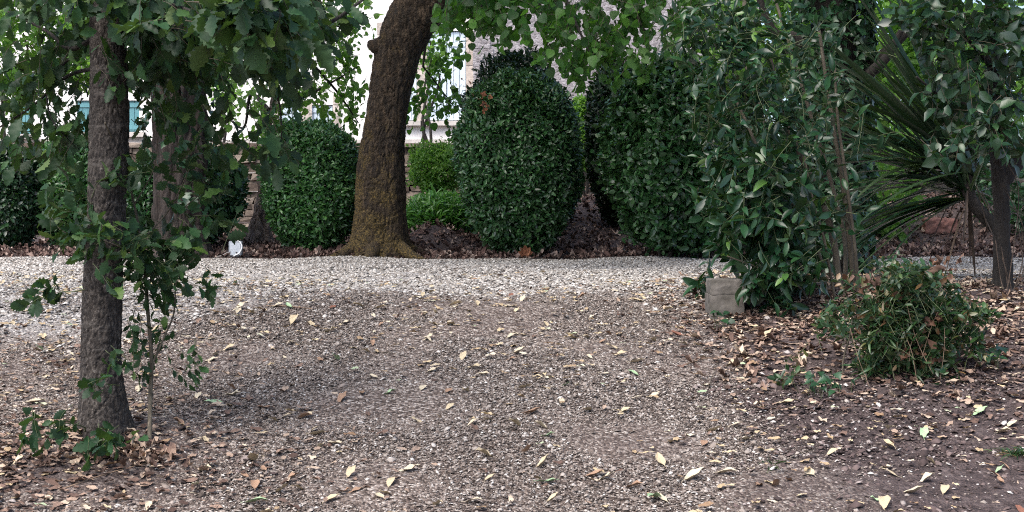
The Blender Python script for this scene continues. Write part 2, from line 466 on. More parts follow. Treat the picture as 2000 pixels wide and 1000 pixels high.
def zones(x, y):
    "light drive gravel, soil"
    x = np.asarray(x, float); y = np.asarray(y, float)
    w = fbm(np.stack([x * 1.6, y * 1.6, x * 0 + 3], 1), 9, 3)
    edge = 8.35 + .35 * w - 1.1 * sstep(-x, .7, 2.3) - .25 * sstep(x, .3, 1.2)
    path = sstep(y, edge - .75, edge + .55) * (1 - sstep(y, 13.5 + .1 * w, 13.62 + .1 * w))
    bx = .98 + .16 * w + .25 * sstep(y, 8.0, 9.0)
    bed = sstep(x, bx - .2, bx + .25) * (1 - sstep(y, 8.9 + .2 * w, 9.5 + .2 * w))
    low = sstep(x, .5, 1.5) * (1 - sstep(y, 5.3, 6.6)) * .7
    far = sstep(y, 13.5 + .1 * w, 13.65 + .1 * w)
    soil = np.clip(np.maximum(np.maximum(bed, far), low + .25 * w * (low > .05)), 0, 1)
    oak = np.exp(-((x + 1.65) / .55) ** 2 - ((y - 5.2) / .45) ** 2)
    soil = np.maximum(soil, .85 * oak)
    return path * (1 - soil), soil

def ground_mat():
    m, nt, b = mat_new('gravel and soil')
    N, Lk = nt.nodes, nt.links
    tc = N.new('ShaderNodeTexCoord')
    at = N.new('ShaderNodeAttribute'); at.attribute_name = 'zone'
    sp = N.new('ShaderNodeSeparateColor'); Lk.new(at.outputs['Color'], sp.inputs[0])
    vo = N.new('ShaderNodeTexVoronoi'); vo.inputs['Scale'].default_value = 95; Lk.new(tc.outputs['Object'], vo.inputs[0])
    sc = N.new('ShaderNodeSeparateColor'); Lk.new(vo.outputs['Color'], sc.inputs[0])
    brown = ramp(nt, [(0, (.05, .037, .030)), (.45, (.135, .102, .084)), (.8, (.27, .22, .19)), (1, (.50, .45, .40))]); Lk.new(sc.outputs[0], brown.inputs[0])
    light = ramp(nt, [(0, (.14, .12, .11)), (.5, (.34, .315, .295)), (1, (.58, .56, .54))]); Lk.new(sc.outputs[1], light.inputs[0])
    no = N.new('ShaderNodeTexNoise'); no.inputs['Scale'].default_value = 22; no.inputs['Detail'].default_value = 9; no.inputs['Roughness'].default_value = .7
    Lk.new(tc.outputs['Object'], no.inputs[0])
    soil = ramp(nt, [(.3, (.024, .017, .016)), (.52, (.078, .058, .055)), (.72, (.165, .13, .122))]); Lk.new(no.outputs[0], soil.inputs[0])
    n2 = N.new('ShaderNodeTexNoise'); n2.inputs['Scale'].default_value = 1.7; n2.inputs['Detail'].default_value = 5; Lk.new(tc.outputs['Object'], n2.inputs[0])
    dr = ramp(nt, [(.46, (0, 0, 0)), (.68, (.45, .45, .45))]); Lk.new(n2.outputs[0], dr.inputs[0])
    m0 = N.new('ShaderNodeMix'); m0.data_type = 'RGBA'; Lk.new(dr.outputs[0], m0.inputs['Factor']); Lk.new(brown.outputs[0], m0.inputs['A']); Lk.new(soil.outputs[0], m0.inputs['B'])
    m1 = N.new('ShaderNodeMix'); m1.data_type = 'RGBA'; Lk.new(sp.outputs[0], m1.inputs['Factor']); Lk.new(m0.outputs['Result'], m1.inputs['A']); Lk.new(light.outputs[0], m1.inputs['B'])
    m2 = N.new('ShaderNodeMix'); m2.data_type = 'RGBA'; Lk.new(sp.outputs[1], m2.inputs['Factor']); Lk.new(m1.outputs['Result'], m2.inputs['A']); Lk.new(soil.outputs[0], m2.inputs['B'])
    Lk.new(m2.outputs['Result'], b.inputs['Base Color'])
    b.inputs['Roughness'].default_value = .85; b.inputs['Specular IOR Level'].default_value = .25
    iv = N.new('ShaderNodeMath'); iv.operation = 'SUBTRACT'; iv.inputs[0].default_value = 1; Lk.new(vo.outputs['Distance'], iv.inputs[1])
    ad = N.new('ShaderNodeMath'); ad.operation = 'ADD'; Lk.new(iv.outputs[0], ad.inputs[0]); Lk.new(no.outputs[0], ad.inputs[1])
    bp = N.new('ShaderNodeBump'); bp.inputs['Strength'].default_value = .9; bp.inputs['Distance'].default_value = .012
    Lk.new(ad.outputs[0], bp.inputs['Height']); Lk.new(bp.outputs[0], b.inputs['Normal'])
    return m
ground = build(gm, 'ground', ground_mat(), smooth=True, kind='structure')
pz, sz = zones(XX.ravel(), YY.ravel())
col = np.stack([pz, sz, pz * 0, pz * 0 + 1], 1).astype(np.float32)
ca = ground.data.color_attributes.new('zone', 'FLOAT_COLOR', 'POINT')
ca.data.foreach_set('color', col.ravel())

# pebbles: low rounded stones scattered over the ground, one object per gravel
OCT_V = np.array([[1, 0, 0], [-1, 0, 0], [0, 1, 0], [0, -1, 0], [0, 0, 1], [0, 0, -1], [.75, .75, .35], [-.75, .75, .35], [-.75, -.75, .35], [.75, -.75, .35]], float)
OCT_T = np.array([(6, 4, 0), (6, 2, 4), (7, 4, 2), (7, 1, 4), (8, 4, 1), (8, 3, 4), (9, 4, 3), (9, 0, 4), (0, 2, 6), (2, 1, 7), (1, 3, 8), (3, 0, 9)])
def pebbles(mb, x, y, size):
    n = len(x)
    a = rng.uniform(0, 2 * math.pi, n)
    sx = size * rng.uniform(.75, 1.35, n); sy = size * rng.uniform(.55, 1., n); sz_ = size * rng.uniform(.4, .8, n)
    V = OCT_V[None] * np.stack([sx, sy, sz_], 1)[:, None]
    V = V * (1 + rng.uniform(-.18, .18, (n, len(OCT_V), 1)))
    cs, sn = np.cos(a)[:, None], np.sin(a)[:, None]
    tx, ty = rng.uniform(-.5, .5, (2, n, 1))
    X = V[:, :, 0] * cs - V[:, :, 1] * sn; Y_ = V[:, :, 0] * sn + V[:, :, 1] * cs; Z = V[:, :, 2] + tx * X + ty * Y_
    W = np.stack([X + x[:, None], Y_ + y[:, None], Z + (zg(x, y) + size * .15)[:, None]], 2)
    TT = OCT_T[None] + (np.arange(n) * len(OCT_V))[:, None, None]
    mb.add(W.reshape(-1, 3), TT.reshape(-1, 3))

def in_view(n, y0, y1, margin=1.15, pw=1.0):
    y = y0 + (y1 - y0) * rng.random(n) ** pw
    k = rng.random(n) < (y / y1)
    y = y[k]
    x = rng.uniform(-1, 1, len(y)) * y * .35 * margin
    return x, y

def clump2(x, y, s=4, sc=1.5):
    return fbm(np.stack([x * sc, y * sc, x * 0 + s], 1), 21, 3)

x, y = in_view(190000, 6.4, 13.75, 1.2)
p_, s_ = zones(x, y)
k = rng.random(len(x)) < p_ ** 1.1 * np.clip(.75 + .5 * clump2(x, y, 6, 3), .2, 1)
lp = MB(); pebbles(lp, x[k], y[k], rng.uniform(.008, .016, k.sum()))
build(lp, 'pale_gravel', island_mat('pale gravel', [(0, (.10, .080, .066)), (.25, (.24, .215, .19)), (.65, (.385, .36, .33)), (1, (.58, .555, .52))], .75), kind='stuff')
x, y = in_view(640000, 4.3, 9.2, 1.1)
p_, s_ = zones(x, y)
cl = clump2(x, y)
k = rng.random(len(x)) < np.clip(.8 + .35 * cl, .4, 1) * (1 - .93 * s_) * (1 - .75 * p_ ** 2)
bp_ = MB(); pebbles(bp_, x[k], y[k], np.clip(.0039 * np.exp(rng.normal(0, .4, k.sum())), .0024, .016))
build(bp_, 'fine_gravel', island_mat('fine gravel', [(0, (.045, .034, .028)), (.25, (.125, .098, .082)), (.6, (.235, .195, .168)), (.9, (.36, .32, .285)), (1, (.60, .57, .53))], .75), kind='stuff')

x, y = in_view(200000, 4.4, 9.4, 1.12)
p_, s_ = zones(x, y)
k = rng.random(len(x)) < s_ * np.clip(.6 + .5 * clump2(x, y, 7, 3), .1, 1)
sc2 = MB(); pebbles(sc2, x[k], y[k], np.clip(.0050 * np.exp(rng.normal(0, .5, k.sum())), .0022, .022))
build(sc2, 'soil_crumbs', island_mat('soil crumbs', [(0, (.024, .017, .016)), (.55, (.09, .064, .06)), (.85, (.18, .135, .125)), (.95, (.32, .28, .26)), (1, (.6, .57, .54))], .9), kind='stuff')

# ------------------------------------------------------------------ leaf litter and mulch (uncountable)
def lay(mb, tpl, x, y, size, tilt=.35, lift=.006):
    n = len(x)
    a = rng.uniform(0, 2 * math.pi, n)
    ax = np.stack([np.cos(a), np.sin(a), rng.normal(0, tilt * .5, n)], 1)
    nn = np.stack([rng.normal(0, tilt, n), rng.normal(0, tilt, n), np.where(rng.random(n) < .3, -1., 1.)], 1)
    pos = np.stack([x, y, zg(x, y) + lift + rng.uniform(0, .012, n)], 1)
    scatter(mb, tpl, pos, ax, nn, size, .3)

lt = MB()
n = 17000
x = rng.uniform(.6, 3.6, n); y = rng.uniform(5.5, 9.6, n)
d = np.exp(-((y - 6.9) / .7) ** 2) + .5 * np.exp(-((y - 8.0) / .8) ** 2) + .05
k = rng.random(n) < 1.15 * d * sstep(x, .65, 1.25) * np.clip(.75 + .6 * clump2(x, y, 8, 2.5), .12, 1)
for tpl, f in ((L_FLAT, .85), (L_CRUMPLE, 1)):
    j = k & (rng.random(n) < f); k = k & ~j
    lay(lt, tpl, x[j], y[j], rng.uniform(.02, .066, j.sum()), .14)
n = 2200
a = rng.normal(0, .55, n) - 1.8; b = rng.normal(0, .45, n) + 5.15
lay(lt, L_FLAT, a, b, rng.uniform(.02, .055, n), .3)
n = 170
a = rng.normal(-1.42, .13, n); b = rng.normal(5.22, .06, n)
lay(lt, L_CRUMPLE, a, b, rng.uniform(.025, .05, n), .5, .012)
n = 2600
x, y = in_view(n, 4.4, 9.0); k = rng.random(len(x)) < np.clip(.5 + clump2(x, y, 13, 1.2), .08, 1); x, y = x[k], y[k]
lay(lt, L_DRY, x, y, rng.uniform(.012, .045, len(x)), .3)
x = rng.normal(-2.2, .5, 420); y = rng.normal(6.7, .3, 420); lay(lt, L_DRY, x, y, rng.uniform(.02, .055, 420), .3)
build(lt, 'leaf_litter', M['litter'], kind='stuff')
pl_ = MB()
x, y = in_view(5600, 4.4, 10.5); k = rng.random(len(x)) < np.clip(.55 + .8 * clump2(x, y, 17, 1.1), .1, 1); x, y = x[k], y[k]
lay(pl_, L_FLAT, x, y, rng.uniform(.022, .06, len(x)), .14, .011)
build(pl_, 'small_pale_leaves', island_mat('small pale leaves', [(0, (.24, .15, .09)), (.3, (.40, .30, .18)), (.7, (.56, .46, .29)), (.93, (.62, .55, .42)), (1, (.34, .45, .27))], .7, .2, 120), kind='stuff')

ml = MB()
n = 15000
x = rng.uniform(-5.2, 5.2, n); y = 13.58 + 5.3 * rng.random(n) ** 1.5
lay(ml, L_CRUMPLE, x, y, rng.uniform(.025, .075, n), .7, .01)
build(ml, 'mulch_leaves', M['mulch'], kind='stuff')

# ------------------------------------------------------------------ house, barn wing, garden wall
def plaster(name, col, col2, sc, bump, rough=.9):
    return plain_mat(name, col, rough, col2, sc, bump)
def rubble_mat():
    m, nt, b = mat_new('rubble stone')
    N, Lk = nt.nodes, nt.links
    tc = N.new('ShaderNodeTexCoord'); mp = N.new('ShaderNodeMapping'); mp.inputs['Scale'].default_value = (1, 1, 1.6); Lk.new(tc.outputs['Object'], mp.inputs[0])
    nz = N.new('ShaderNodeTexNoise'); nz.inputs['Scale'].default_value = 5; Lk.new(mp.outputs[0], nz.inputs[0])
    va = N.new('ShaderNodeVectorMath'); va.operation = 'MULTIPLY_ADD'; va.inputs[1].default_value = (.12, .12, .12)
    Lk.new(nz.outputs['Color'], va.inputs[0]); Lk.new(mp.outputs[0], va.inputs[2])
    vo = N.new('ShaderNodeTexVoronoi'); vo.inputs['Scale'].default_value = 17; Lk.new(va.outputs[0], vo.inputs[0])
    ve = N.new('ShaderNodeTexVoronoi'); ve.feature = 'DISTANCE_TO_EDGE'; ve.inputs['Scale'].default_value = 17; Lk.new(va.outputs[0], ve.inputs[0])
    s = N.new('ShaderNodeSeparateColor'); Lk.new(vo.outputs['Color'], s.inputs[0])
    c = ramp(nt, [(0, (.15, .135, .14)), (.5, (.26, .24, .25)), (1, (.38, .36, .37))]); Lk.new(s.outputs[0], c.inputs[0])
    e = ramp(nt, [(.0, (0, 0, 0)), (.05, (1, 1, 1))]); Lk.new(ve.outputs[0], e.inputs[0])
    mx = N.new('ShaderNodeMix'); mx.data_type = 'RGBA'; mx.inputs['A'].default_value = (.30, .28, .28, 1); Lk.new(e.outputs[0], mx.inputs['Factor']); Lk.new(c.outputs[0], mx.inputs['B'])
    Lk.new(mx.outputs['Result'], b.inputs['Base Color']); b.inputs['Roughness'].default_value = .9
    bp = N.new('ShaderNodeBump'); bp.inputs['Strength'].default_value = .5; bp.inputs['Distance'].default_value = .03
    Lk.new(ve.outputs[0], bp.inputs['Height']); Lk.new(bp.outputs[0], b.inputs['Normal'])
    return m
M['white'] = plaster('white render', (.84, .82, .80), (.74, .72, .70), 3, .2)
M['plinth'] = plaster('plinth render', (.60, .56, .52), (.44, .41, .38), 4, .3)
M['rubble'] = rubble_mat()
M['stone'] = island_mat('dry stone', [(0, (.09, .065, .052)), (.5, (.19, .15, .12)), (1, (.34, .28, .23))], .9, .6, 14)
M['jamb'] = island_mat('jamb stone', [(0, (.40, .34, .30)), (1, (.55, .49, .44))], .9, .4, 14)
M['shutter'] = plain_mat('pale blue paint', (.62, .72, .80), .45, (.54, .65, .74), 8)
M['teal'] = plain_mat('teal paint', (.12, .30, .33), .4, (.10, .26, .29), 8)
M['frame'] = plain_mat('window frame paint', (.7, .74, .76), .4)
M['glass'] = plain_mat('window glass', (.05, .07, .09), .05)
M['tile'] = plain_mat('clay tile', (.34, .16, .10), .8, (.22, .10, .07), 6, .4)

HY = 28.0
def hx(px): return (px - 1000) / F * HY
def hz(py): return EYE + (HOR - py) / F * HY
def wall_holes(mb, x0, x1, z0, z1, y, th, holes):
    xs_ = sorted({x0, x1, *[h[0] for h in holes], *[h[1] for h in holes]})
    zs_ = sorted({z0, z1, *[h[2] for h in holes], *[h[3] for h in holes]})
    for i in range(len(xs_) - 1):
        for j in range(len(zs_) - 1):
            cx, cz = (xs_[i] + xs_[i + 1]) / 2, (zs_[j] + zs_[j + 1]) / 2
            if any(h[0] < cx < h[1] and h[2] < cz < h[3] for h in holes): continue
            mb.box((cx, y + th / 2, cz), (xs_[i + 1] - xs_[i], th, zs_[j + 1] - zs_[j]))
house = thing('house', (hx(300), HY, .5), 'white rendered house with blue shutters beyond the garden wall', 'house')
WIN = [(hx(835), hx(910), hz(236), hz(60), 'shutter'), (hx(752), hx(814), hz(236), hz(60), 'shutter'),
       (hx(604), hx(650), hz(275), hz(205), 'shutter'), (hx(546), hx(594), hz(275), hz(205), 'shutter'),
       (hx(150), hx(272), hz(258), hz(196), 'teal'), (hx(20), hx(62), hz(262), hz(196), 'teal')]
wm = MB(); wall_holes(wm, hx(-420), hx(926), 1.75, 6.6, HY, .45, [w[:4] for w in WIN])
build(wm, 'wall', M['white'], house, False)
pm = MB(); pm.box(((hx(-420) + hx(926)) / 2, HY + .19, 1.1), (hx(926) - hx(-420), .46, 1.3)); build(pm, 'plinth', M['plinth'], house, False)
for (x0, x1, z0, z1, kind) in WIN:
    fm = MB(); w, h = x1 - x0, z1 - z0
    cx, cz = (x0 + x1) / 2, (z0 + z1) / 2
    for sx in (-1, 1): fm.box((cx + sx * (w / 2 - .03), HY + .2, cz), (.06, .07, h))
    for sz2 in (-1, 1): fm.box((cx, HY + .2, cz + sz2 * (h / 2 - .03)), (w - .12, .07, .06))
    fm.box((cx, HY + .2, cz), (.05, .065, h - .12))
    fr = build(fm, 'window', M['frame'], house, False)
    gmn = MB(); gmn.box((cx, HY + .215, cz), (w - .12, .012, h - .12)); build(gmn, 'pane', M['glass'], fr, False)
    for sx in (-1, 1):
        sm = MB(); pw_ = w / 2 - .012
        npl = max(3, int(pw_ / .09))
        for q in range(npl):
            sm.box((cx + sx * (w / 4) - pw_ / 2 + (q + .5) * pw_ / npl, HY + .06, cz), (pw_ / npl - .008, .03, h - .03))
        for zz in (-.35, .35): sm.box((cx + sx * w / 4, HY + .037, cz + zz * h), (pw_ - .02, .022, .08))
        so = build(sm, 'shutter', M[kind], house, False)
    if kind == 'shutter':
        for sx in (-1, 1):
            jm = MB()
            z = z0 - .02
            while z < z1:
                hh = rng.uniform(.16, .3); jm.box((cx + sx * (w / 2 + .075), HY + .05, z + hh / 2), (.15, .14, hh - .012), .004); z += hh
            build(jm, 'stone_surround', M['jamb'], house, False)
    sl = MB(); sl.box((cx, HY - .03, z0 - .05), (w + .25, .22, .09)); build(sl, 'sill', M['plinth'], house, False)
rf = MB()
for i in range(40):
    x_ = hx(-440) + (hx(940) - hx(-440)) * i / 39
    rf.tube([(x_, HY - .5, 6.55), (x_, HY + 4, 9.2)], .17, 6)
rf.box(((hx(-420) + hx(926)) / 2, HY - .1, 6.68), (hx(926) - hx(-420), .9, .12))
build(rf, 'roof', M['tile'], house)

barn = thing('barn', (hx(1150), HY, .5), 'grey rubble stone barn wall rising behind the clipped bushes', 'barn')
bm_ = MB(); wall_holes(bm_, hx(928), hx(1480), .4, 7.2, HY - .35, .5, []); build(bm_, 'wall', M['rubble'], barn, False)
bq = MB()
z = .4
while z < 7.1:
    hh = rng.uniform(.22, .38); ww = rng.uniform(.25, .45); bq.box((hx(928) + ww / 2 - .03, HY - .33, z + hh / 2), (ww, .1, hh - .015), .006); z += hh
build(bq, 'quoin', M['rubble'], barn, False)
br = MB()
for i in range(18):
    x_ = hx(920) + (hx(1490) - hx(920)) * i / 17; br.tube([(x_, HY - .8, 7.1), (x_, HY + 4, 9.6)], .17, 6)
build(br, 'roof', M['tile'], barn)

gw = MB()
WY = 19.2
z = .0
core = MB()
while z < 1.22:
    hh = rng.uniform(.05, .11)
    x_ = -13.0
    while x_ < 14.0:
        ww = rng.uniform(.1, .34)
        gw.box((x_ + ww / 2, WY + rng.normal(0, .018), z + hh / 2), (ww - .008, .34, hh - .006), .009); x_ += ww
    z += hh
gwo = thing('garden_wall', (-.8, WY, 0), 'low dry stone garden wall between the bushes and the house', 'wall')
build(gw, 'stonework', M['stone'], gwo, False)
cp = MB(); x_ = -13.0
while x_ < 14.0:
    ww = rng.uniform(.25, .5); cp.box((x_ + ww / 2, WY, z + .03), (ww - .012, .42, .06), .008); x_ += ww
build(cp, 'coping', M['stone'], gwo, False)

# ------------------------------------------------------------------ hedge bushes
def bush(name, px0, px1, pytop, Y, label, cat='bush', depth=None, n=16000, size=.055, tpl=L_OVAL, mat='hedge', p=2.6, group='clipped evergreen bushes in the bed', pybase=None, taper=.3, lump=.1, shell=.17, stems=6, loose=0.02):
    cx = ((px0 + px1) / 2 - 1000) / F * Y
    rx = (px1 - px0) / 2 / F * Y
    ry = depth or rx
    zb = float(zg(cx, Y)) if pybase is None else EYE + (HOR - pybase) / F * Y
    zt = EYE + (HOR - pytop) / F * Y
    rz = (zt - zb) / 2; cz = (zt + zb) / 2
    root = thing(name, (cx, Y, float(zg(cx, Y))), label, cat, group)
    d = nrm(rng.normal(size=(n, 3)) * np.array([1, 1, 1]))
    s = (np.sum(np.abs(d) ** p, 1)) ** (-1 / p)
    q = d * s[:, None]
    lum = 1 + lump * fbm(q * 2.4 + cx * 7, 31, 3)
    dep = 1 - np.abs(rng.normal(0, shell, n)) + loose * np.maximum(0, rng.normal(0, 1, n) - .6)
    q = q * (lum * dep)[:, None]
    t = (q[:, 2] + 1) / 2
    tp = 1 - taper * np.clip((.45 - t) / .45, 0, 1) ** 1.4
    pos = np.stack([q[:, 0] * rx * tp, q[:, 1] * ry * tp, q[:, 2] * rz], 1) + np.array([cx, Y, cz])
    pos[:, 2] = np.maximum(pos[:, 2], zg(pos[:, 0], pos[:, 1]) + .03)
    keep = rng.random(n) < np.clip(.35 + t * 3.2, 0, 1)
    out = nrm(np.stack([np.sign(d[:, 0]) * np.abs(q[:, 0]) ** (p - 1), np.sign(d[:, 1]) * np.abs(q[:, 1]) ** (p - 1), np.sign(d[:, 2]) * np.abs(q[:, 2]) ** (p - 1)], 1))
    ax = out * .45 + nrm(rng.normal(size=(n, 3))) * .85 + np.array([0, 0, .35])
    nr = out * .8 + np.array([0, 0, .55]) + rng.normal(0, .45, (n, 3))
    mb = MB(); scatter(mb, tpl, pos[keep], ax[keep], nr[keep], size * np.exp(rng.normal(0, .2, keep.sum())))
    build(mb, 'foliage', M[mat], root)
    for i in range(stems):
        a = np.array([cx + rng.normal(0, .1 * rx), Y + rng.normal(0, .1 * ry), float(zg(cx, Y)) - .03])
        e = np.array([cx + rng.uniform(-.6, .6) * rx, Y + rng.uniform(-.6, .6) * ry, cz + rng.uniform(.0, .6) * rz])
        sm = MB(); branch(sm, a, e, .022, .007, .0, .05); build(sm, 'stem', M['darkbark'], root)
    return root

bush('clipped_bush', -60, 78, 285, 14.6, 'dark bush at the left edge beyond the drive', n=15000, mat='box', taper=.1)
bush('clipped_bush', 66, 225, 268, 14.9, 'clipped bush with paler top just left of the oak trunk', n=16000, mat='hedge_bright', size=.05)
bush('clipped_bush', 258, 476, 283, 14.9, 'clipped bush standing behind the thick red barked trunk', n=19000, mat='hedge_mid', size=.05)
bush('clipped_bush', 516, 699, 240, 14.25, 'barrel shaped clipped bush left of the mossy leaning tree', n=32000, mat='hedge_bright', size=.043, p=3.2, taper=.22)
bush('clipped_bush', 892, 1132, 150, 13.95, 'largest clipped bush in the middle, domed, with a withered sprig', n=46000, mat='hedge_mid', size=.047, p=2.8, taper=.3)
wsp = [o for o in bpy.data.objects if o.name.startswith('clipped_bush') and 'largest' in (o.get('label') or '')][0]
ws = MB()
c0 = P(945, 205, 13.42)
grow(ws, None, L_CRUMPLE, c0, (.05, .03, .07), c0 + np.array([0, .3, .1]), 6, 3, .06)
build(ws, 'withered_sprig', M['dead'], wsp)
bush('clipped_bush', 903, 1100, 106, 15.4, 'taller dark bush whose rounded top shows behind the middle bush', n=26000, mat='hedge_shaded', size=.048)
bush('clipped_bush', 806, 902, 286, 16.8, 'small clipped bush by the stone wall, right of the mossy tree', n=6500, mat='bright', size=.042, pybase=374, taper=.1, p=3.4, lump=.3, loose=.16)
bush('clipped_bush', 1146, 1262, 122, 15.6, 'narrow dark bush right of the gap with the bare soil bank', n=20000, mat='hedge_shaded', size=.05, depth=.5)
bush('clipped_bush', 1188, 1450, 128, 13.5, 'broad loose leaved bush left of the glossy laurel', n=32000, mat='hedge_mid', size=.06, tpl=L_OVALW, p=2.0, taper=.25, lump=.2, loose=.09, group='clipped evergreen bushes in the bed')
bush('shrub', 1112, 1172, 190, 18.3, 'light green shrub glimpsed in the gap between the two dark bushes', 'shrub', n=5000, mat='bright', size=.05, pybase=330, group=None, stems=2)

# low bright ground plant between the mossy trunk and the middle bush
gp = thing('ground_plant', (-.7, 16.2, float(zg(-.7, 16.2))), 'low bright green grassy plant right of the mossy trunk', 'plant')
mb = MB(); n = 5200
q = rand_in_ball(n)
pos = np.stack([P(858, 0, 16.3)[0] + q[:, 0] * .42, 16.3 + q[:, 1] * .6, .32 + q[:, 2] * .3], 1)
pos[:, 2] = np.maximum(pos[:, 2], zg(pos[:, 0], pos[:, 1]) + .03)
scatter(mb, L_LONG, pos, np.stack([rng.normal(0, .6, n), rng.normal(0, .6, n), rng.uniform(.1, 1, n)], 1), np.stack([rng.normal(0, .6, n), rng.normal(0, .6, n) - .4, np.ones(n)], 1), rng.uniform(.08, .15, n))
build(mb, 'foliage', M['grass'], gp)
sm = MB()
for i in range(40):
    a = np.array([P(858, 0, 16.3)[0] + rng.uniform(-.35, .35), 16.3 + rng.uniform(-.4, .4), 0]); a[2] = zg(a[0], a[1])
    sm.tube([a, a + np.array([rng.normal(0, .05), rng.normal(0, .05), .3])], .004, 4)
build(sm, 'stem', M['greentwig'], gp)

# ------------------------------------------------------------------ trunks
def trunk_px(rows, Y, n=60, seg=40, bark=.06, bs=1.2, flute=0, fl=0, ridge=None):
    "rows of (left px, right px, row)"
    mb = MB()
    c = np.array([[*P((a + b) / 2, r, Y), (b - a) / 2 / F * Y] for a, b, r in rows])
    s = spline(c, n)
    mb.tube(s[:, :3], s[:, 3] * .955, seg, bark, bs, flute, fl, ridge=ridge)
    return mb, s

# mossy leaning linden
LY = 13.85
tree1 = thing('linden_tree', (*P(742, 0, LY)[:2], .02), 'thick mossy leaning tree trunk at the drive edge with hanging round leaves', 'tree')
tm, ts_ = trunk_px([(655, 822, 512), (668, 812, 497), (680, 803, 470), (688, 797, 430), (691, 796, 380), (695, 793, 320), (705, 795, 260), (715, 802, 200), (722, 812, 150), (730, 824, 100), (745, 848, 50), (772, 884, 0), (800, 925, -60), (835, 965, -140), (850, 985, -240), (870, 990, -360)], LY, 420, 170, .04, 1.3, 5, .035, (26, .4, .017))
build(tm, 'trunk', M['mossbark'], tree1)
rm = MB()
for (dx, dy, l, r) in ((-.33, -.22, .3, .07), (.30, -.25, .28, .07), (-.05, -.34, .22, .08), (.36, .15, .3, .06), (-.38, .12, .26, .06)):
    c = P(742, 495, LY); a = c + np.array([dx * .45, dy * .45, .13]); e = c + np.array([dx * 1.5, dy * 1.5, -.06])
    rm = MB(); rm.tube(spline([a + np.array([0, 0, .16]), a, (a + e) / 2 + np.array([0, 0, -.03]), e], 14), np.linspace(r * 1.5, r * .35, 14), 12, .12)
    build(rm, 'root', M['mossbark'], tree1)
kn = MB(); c = P(735, 88, LY - .02)
kn.tube(spline([c + np.array([.06, 0, -.02]), c + np.array([-.03, -.03, 0]), c + np.array([-.07, -.05, .03])], 8), [.09, .085, .08, .07, .06, .05, .035, .015], 14, .15)
build(kn, 'knot', M['mossbark'], tree1)
crown, tw = MB(), MB()
up_root = np.array([.6, 12.8, 3.6])
LCL = [  # px, py, rx, ry, Y, dY, twigs
    (905, 55, 60, 60, 11.0, .5, 20), (960, 25, 80, 50, 11.2, .5, 24), (1040, 55, 80, 60, 10.9, .5, 30), (1110, 100, 70, 55, 10.8, .45, 28),
    (1180, 40, 90, 50, 11.1, .5, 26), (1110, 10, 120, 40, 11.4, .5, 26), (1260, 70, 80, 60, 11.0, .5, 24), (1310, 20, 80, 50, 11.2, .5, 24), (1180, 120, 50, 40, 10.8, .3, 10),
    (1130, 150, 30, 25, 10.9, .2, 6), (920, 15, 50, 30, 11.0, .3, 14), (1340, 80, 50, 50, 11.4, .4, 12), (1235, 165, 45, 18, 11.3, .3, 6)]
for (px, py, rx, ry, Y, dY, k) in LCL:
    grow(crown, tw, L_ROUND, P(px, py, Y), (rx / F * Y, dY, ry / F * Y), up_root, int(k * 1.3), 6, .064, (.2, .42), .45, .0020, .7)
for (px, py, rx, ry, Y, dY, k) in [(850, 110, 50, 50, 16.5, .4, 20), (845, 180, 55, 50, 16.8, .4, 18), (880, 235, 40, 40, 16.8, .3, 12), (820, 230, 30, 40, 16.8, .3, 8), (865, 60, 30, 30, 15, .3, 10)]:
    grow(crown, tw, L_ROUND, P(px, py, Y), (rx / F * Y, dY, ry / F * Y), P(830, -100, 15.5), int(k * 1.4), 6, .06, (.2, .45), .45, .0028, .5)
# the crown overhead, above the picture
for i in range(24):
    c = np.array([rng.uniform(-3.6, 4.6), rng.uniform(9.2, 14.2), rng.uniform(3.2, 6.6)])
    grow(crown, None, L_ROUND, c, (1.0, .9, .6), np.array([.3, 13, 3]), 34, 6, .15, (.3, .7), .4, .004, .7)
build(crown, 'crown', M['linden'], tree1)
build(tw, 'twigs', M['twig'], tree1)
tops = P(925, -240, LY)
for e in [P(1060, 40, 10.95), P(1150, 100, 10.85), P(1260, 60, 11.0), P(930, 30, 11.0), P(1180, 0, 11.2), np.array([3.2, 12, 5.2]), np.array([-2.4, 12.5, 5.0]), np.array([.5, 15, 6]), np.array([1.5, 10.5, 5.5])]:
    bm2 = MB(); mid = (tops + e) / 2 + np.array([0, -.2, .5])
    bm2.tube(spline([tops, mid, e + (mid - e) * .4 + rng.normal(0, .06, 3), e], 24), np.linspace(.05, .005, 24) , 7, .05)
    build(bm2, 'limb', M['darkbark'], tree1)
bm2 = MB(); bm2.tube(spline([P(826, 130, 16.3), P(850, 160, 16.7), P(880, 200, 16.8), P(905, 232, 16.9)], 14), np.linspace(.012, .004, 14), 5); bm2.tube(spline([P(900, -150, LY), P(862, -60, 15), P(838, 40, 16), P(826, 130, 16.3)], 14), np.linspace(.03, .012, 14), 6)
build(bm2, 'limb', M['darkbark'], tree1)

# red stringy-barked trunk behind the oak
RY = 13.75
tree2 = thing('stringy_tree', (*P(352, 0, RY)[:2], .02), 'thick straight tree with reddish stringy furrowed bark behind the oak', 'tree')
tm, _ = trunk_px([(262, 440, 514), (280, 425, 500), (290, 412, 470), (295, 407, 400), (295, 406, 300), (293, 406, 200), (292, 408, 100), (290, 410, 0), (288, 412, -150), (290, 408, -350)], RY, 380, 150, .07, 1.6, 9, .06, (16, .14, .035))
build(tm, 'trunk', M['redbark'], tree2)
cr = MB()
for i in range(22):
    c = np.array([rng.uniform(-5.6, -1.2), rng.uniform(12, 16), rng.uniform(3.0, 6.0)])
    grow(cr, None, L_OVALW, c, (.9, .8, .6), np.array([-3.1, 13.7, 3]), 30, 7, .13, (.3, .6), .4, .004, .7)
build(cr, 'crown', M['box'], tree2)
iv = MB(); n = 900
a = rng.uniform(0, 2 * math.pi, n); zz = 2.9 * rng.random(n) ** .7 + .15
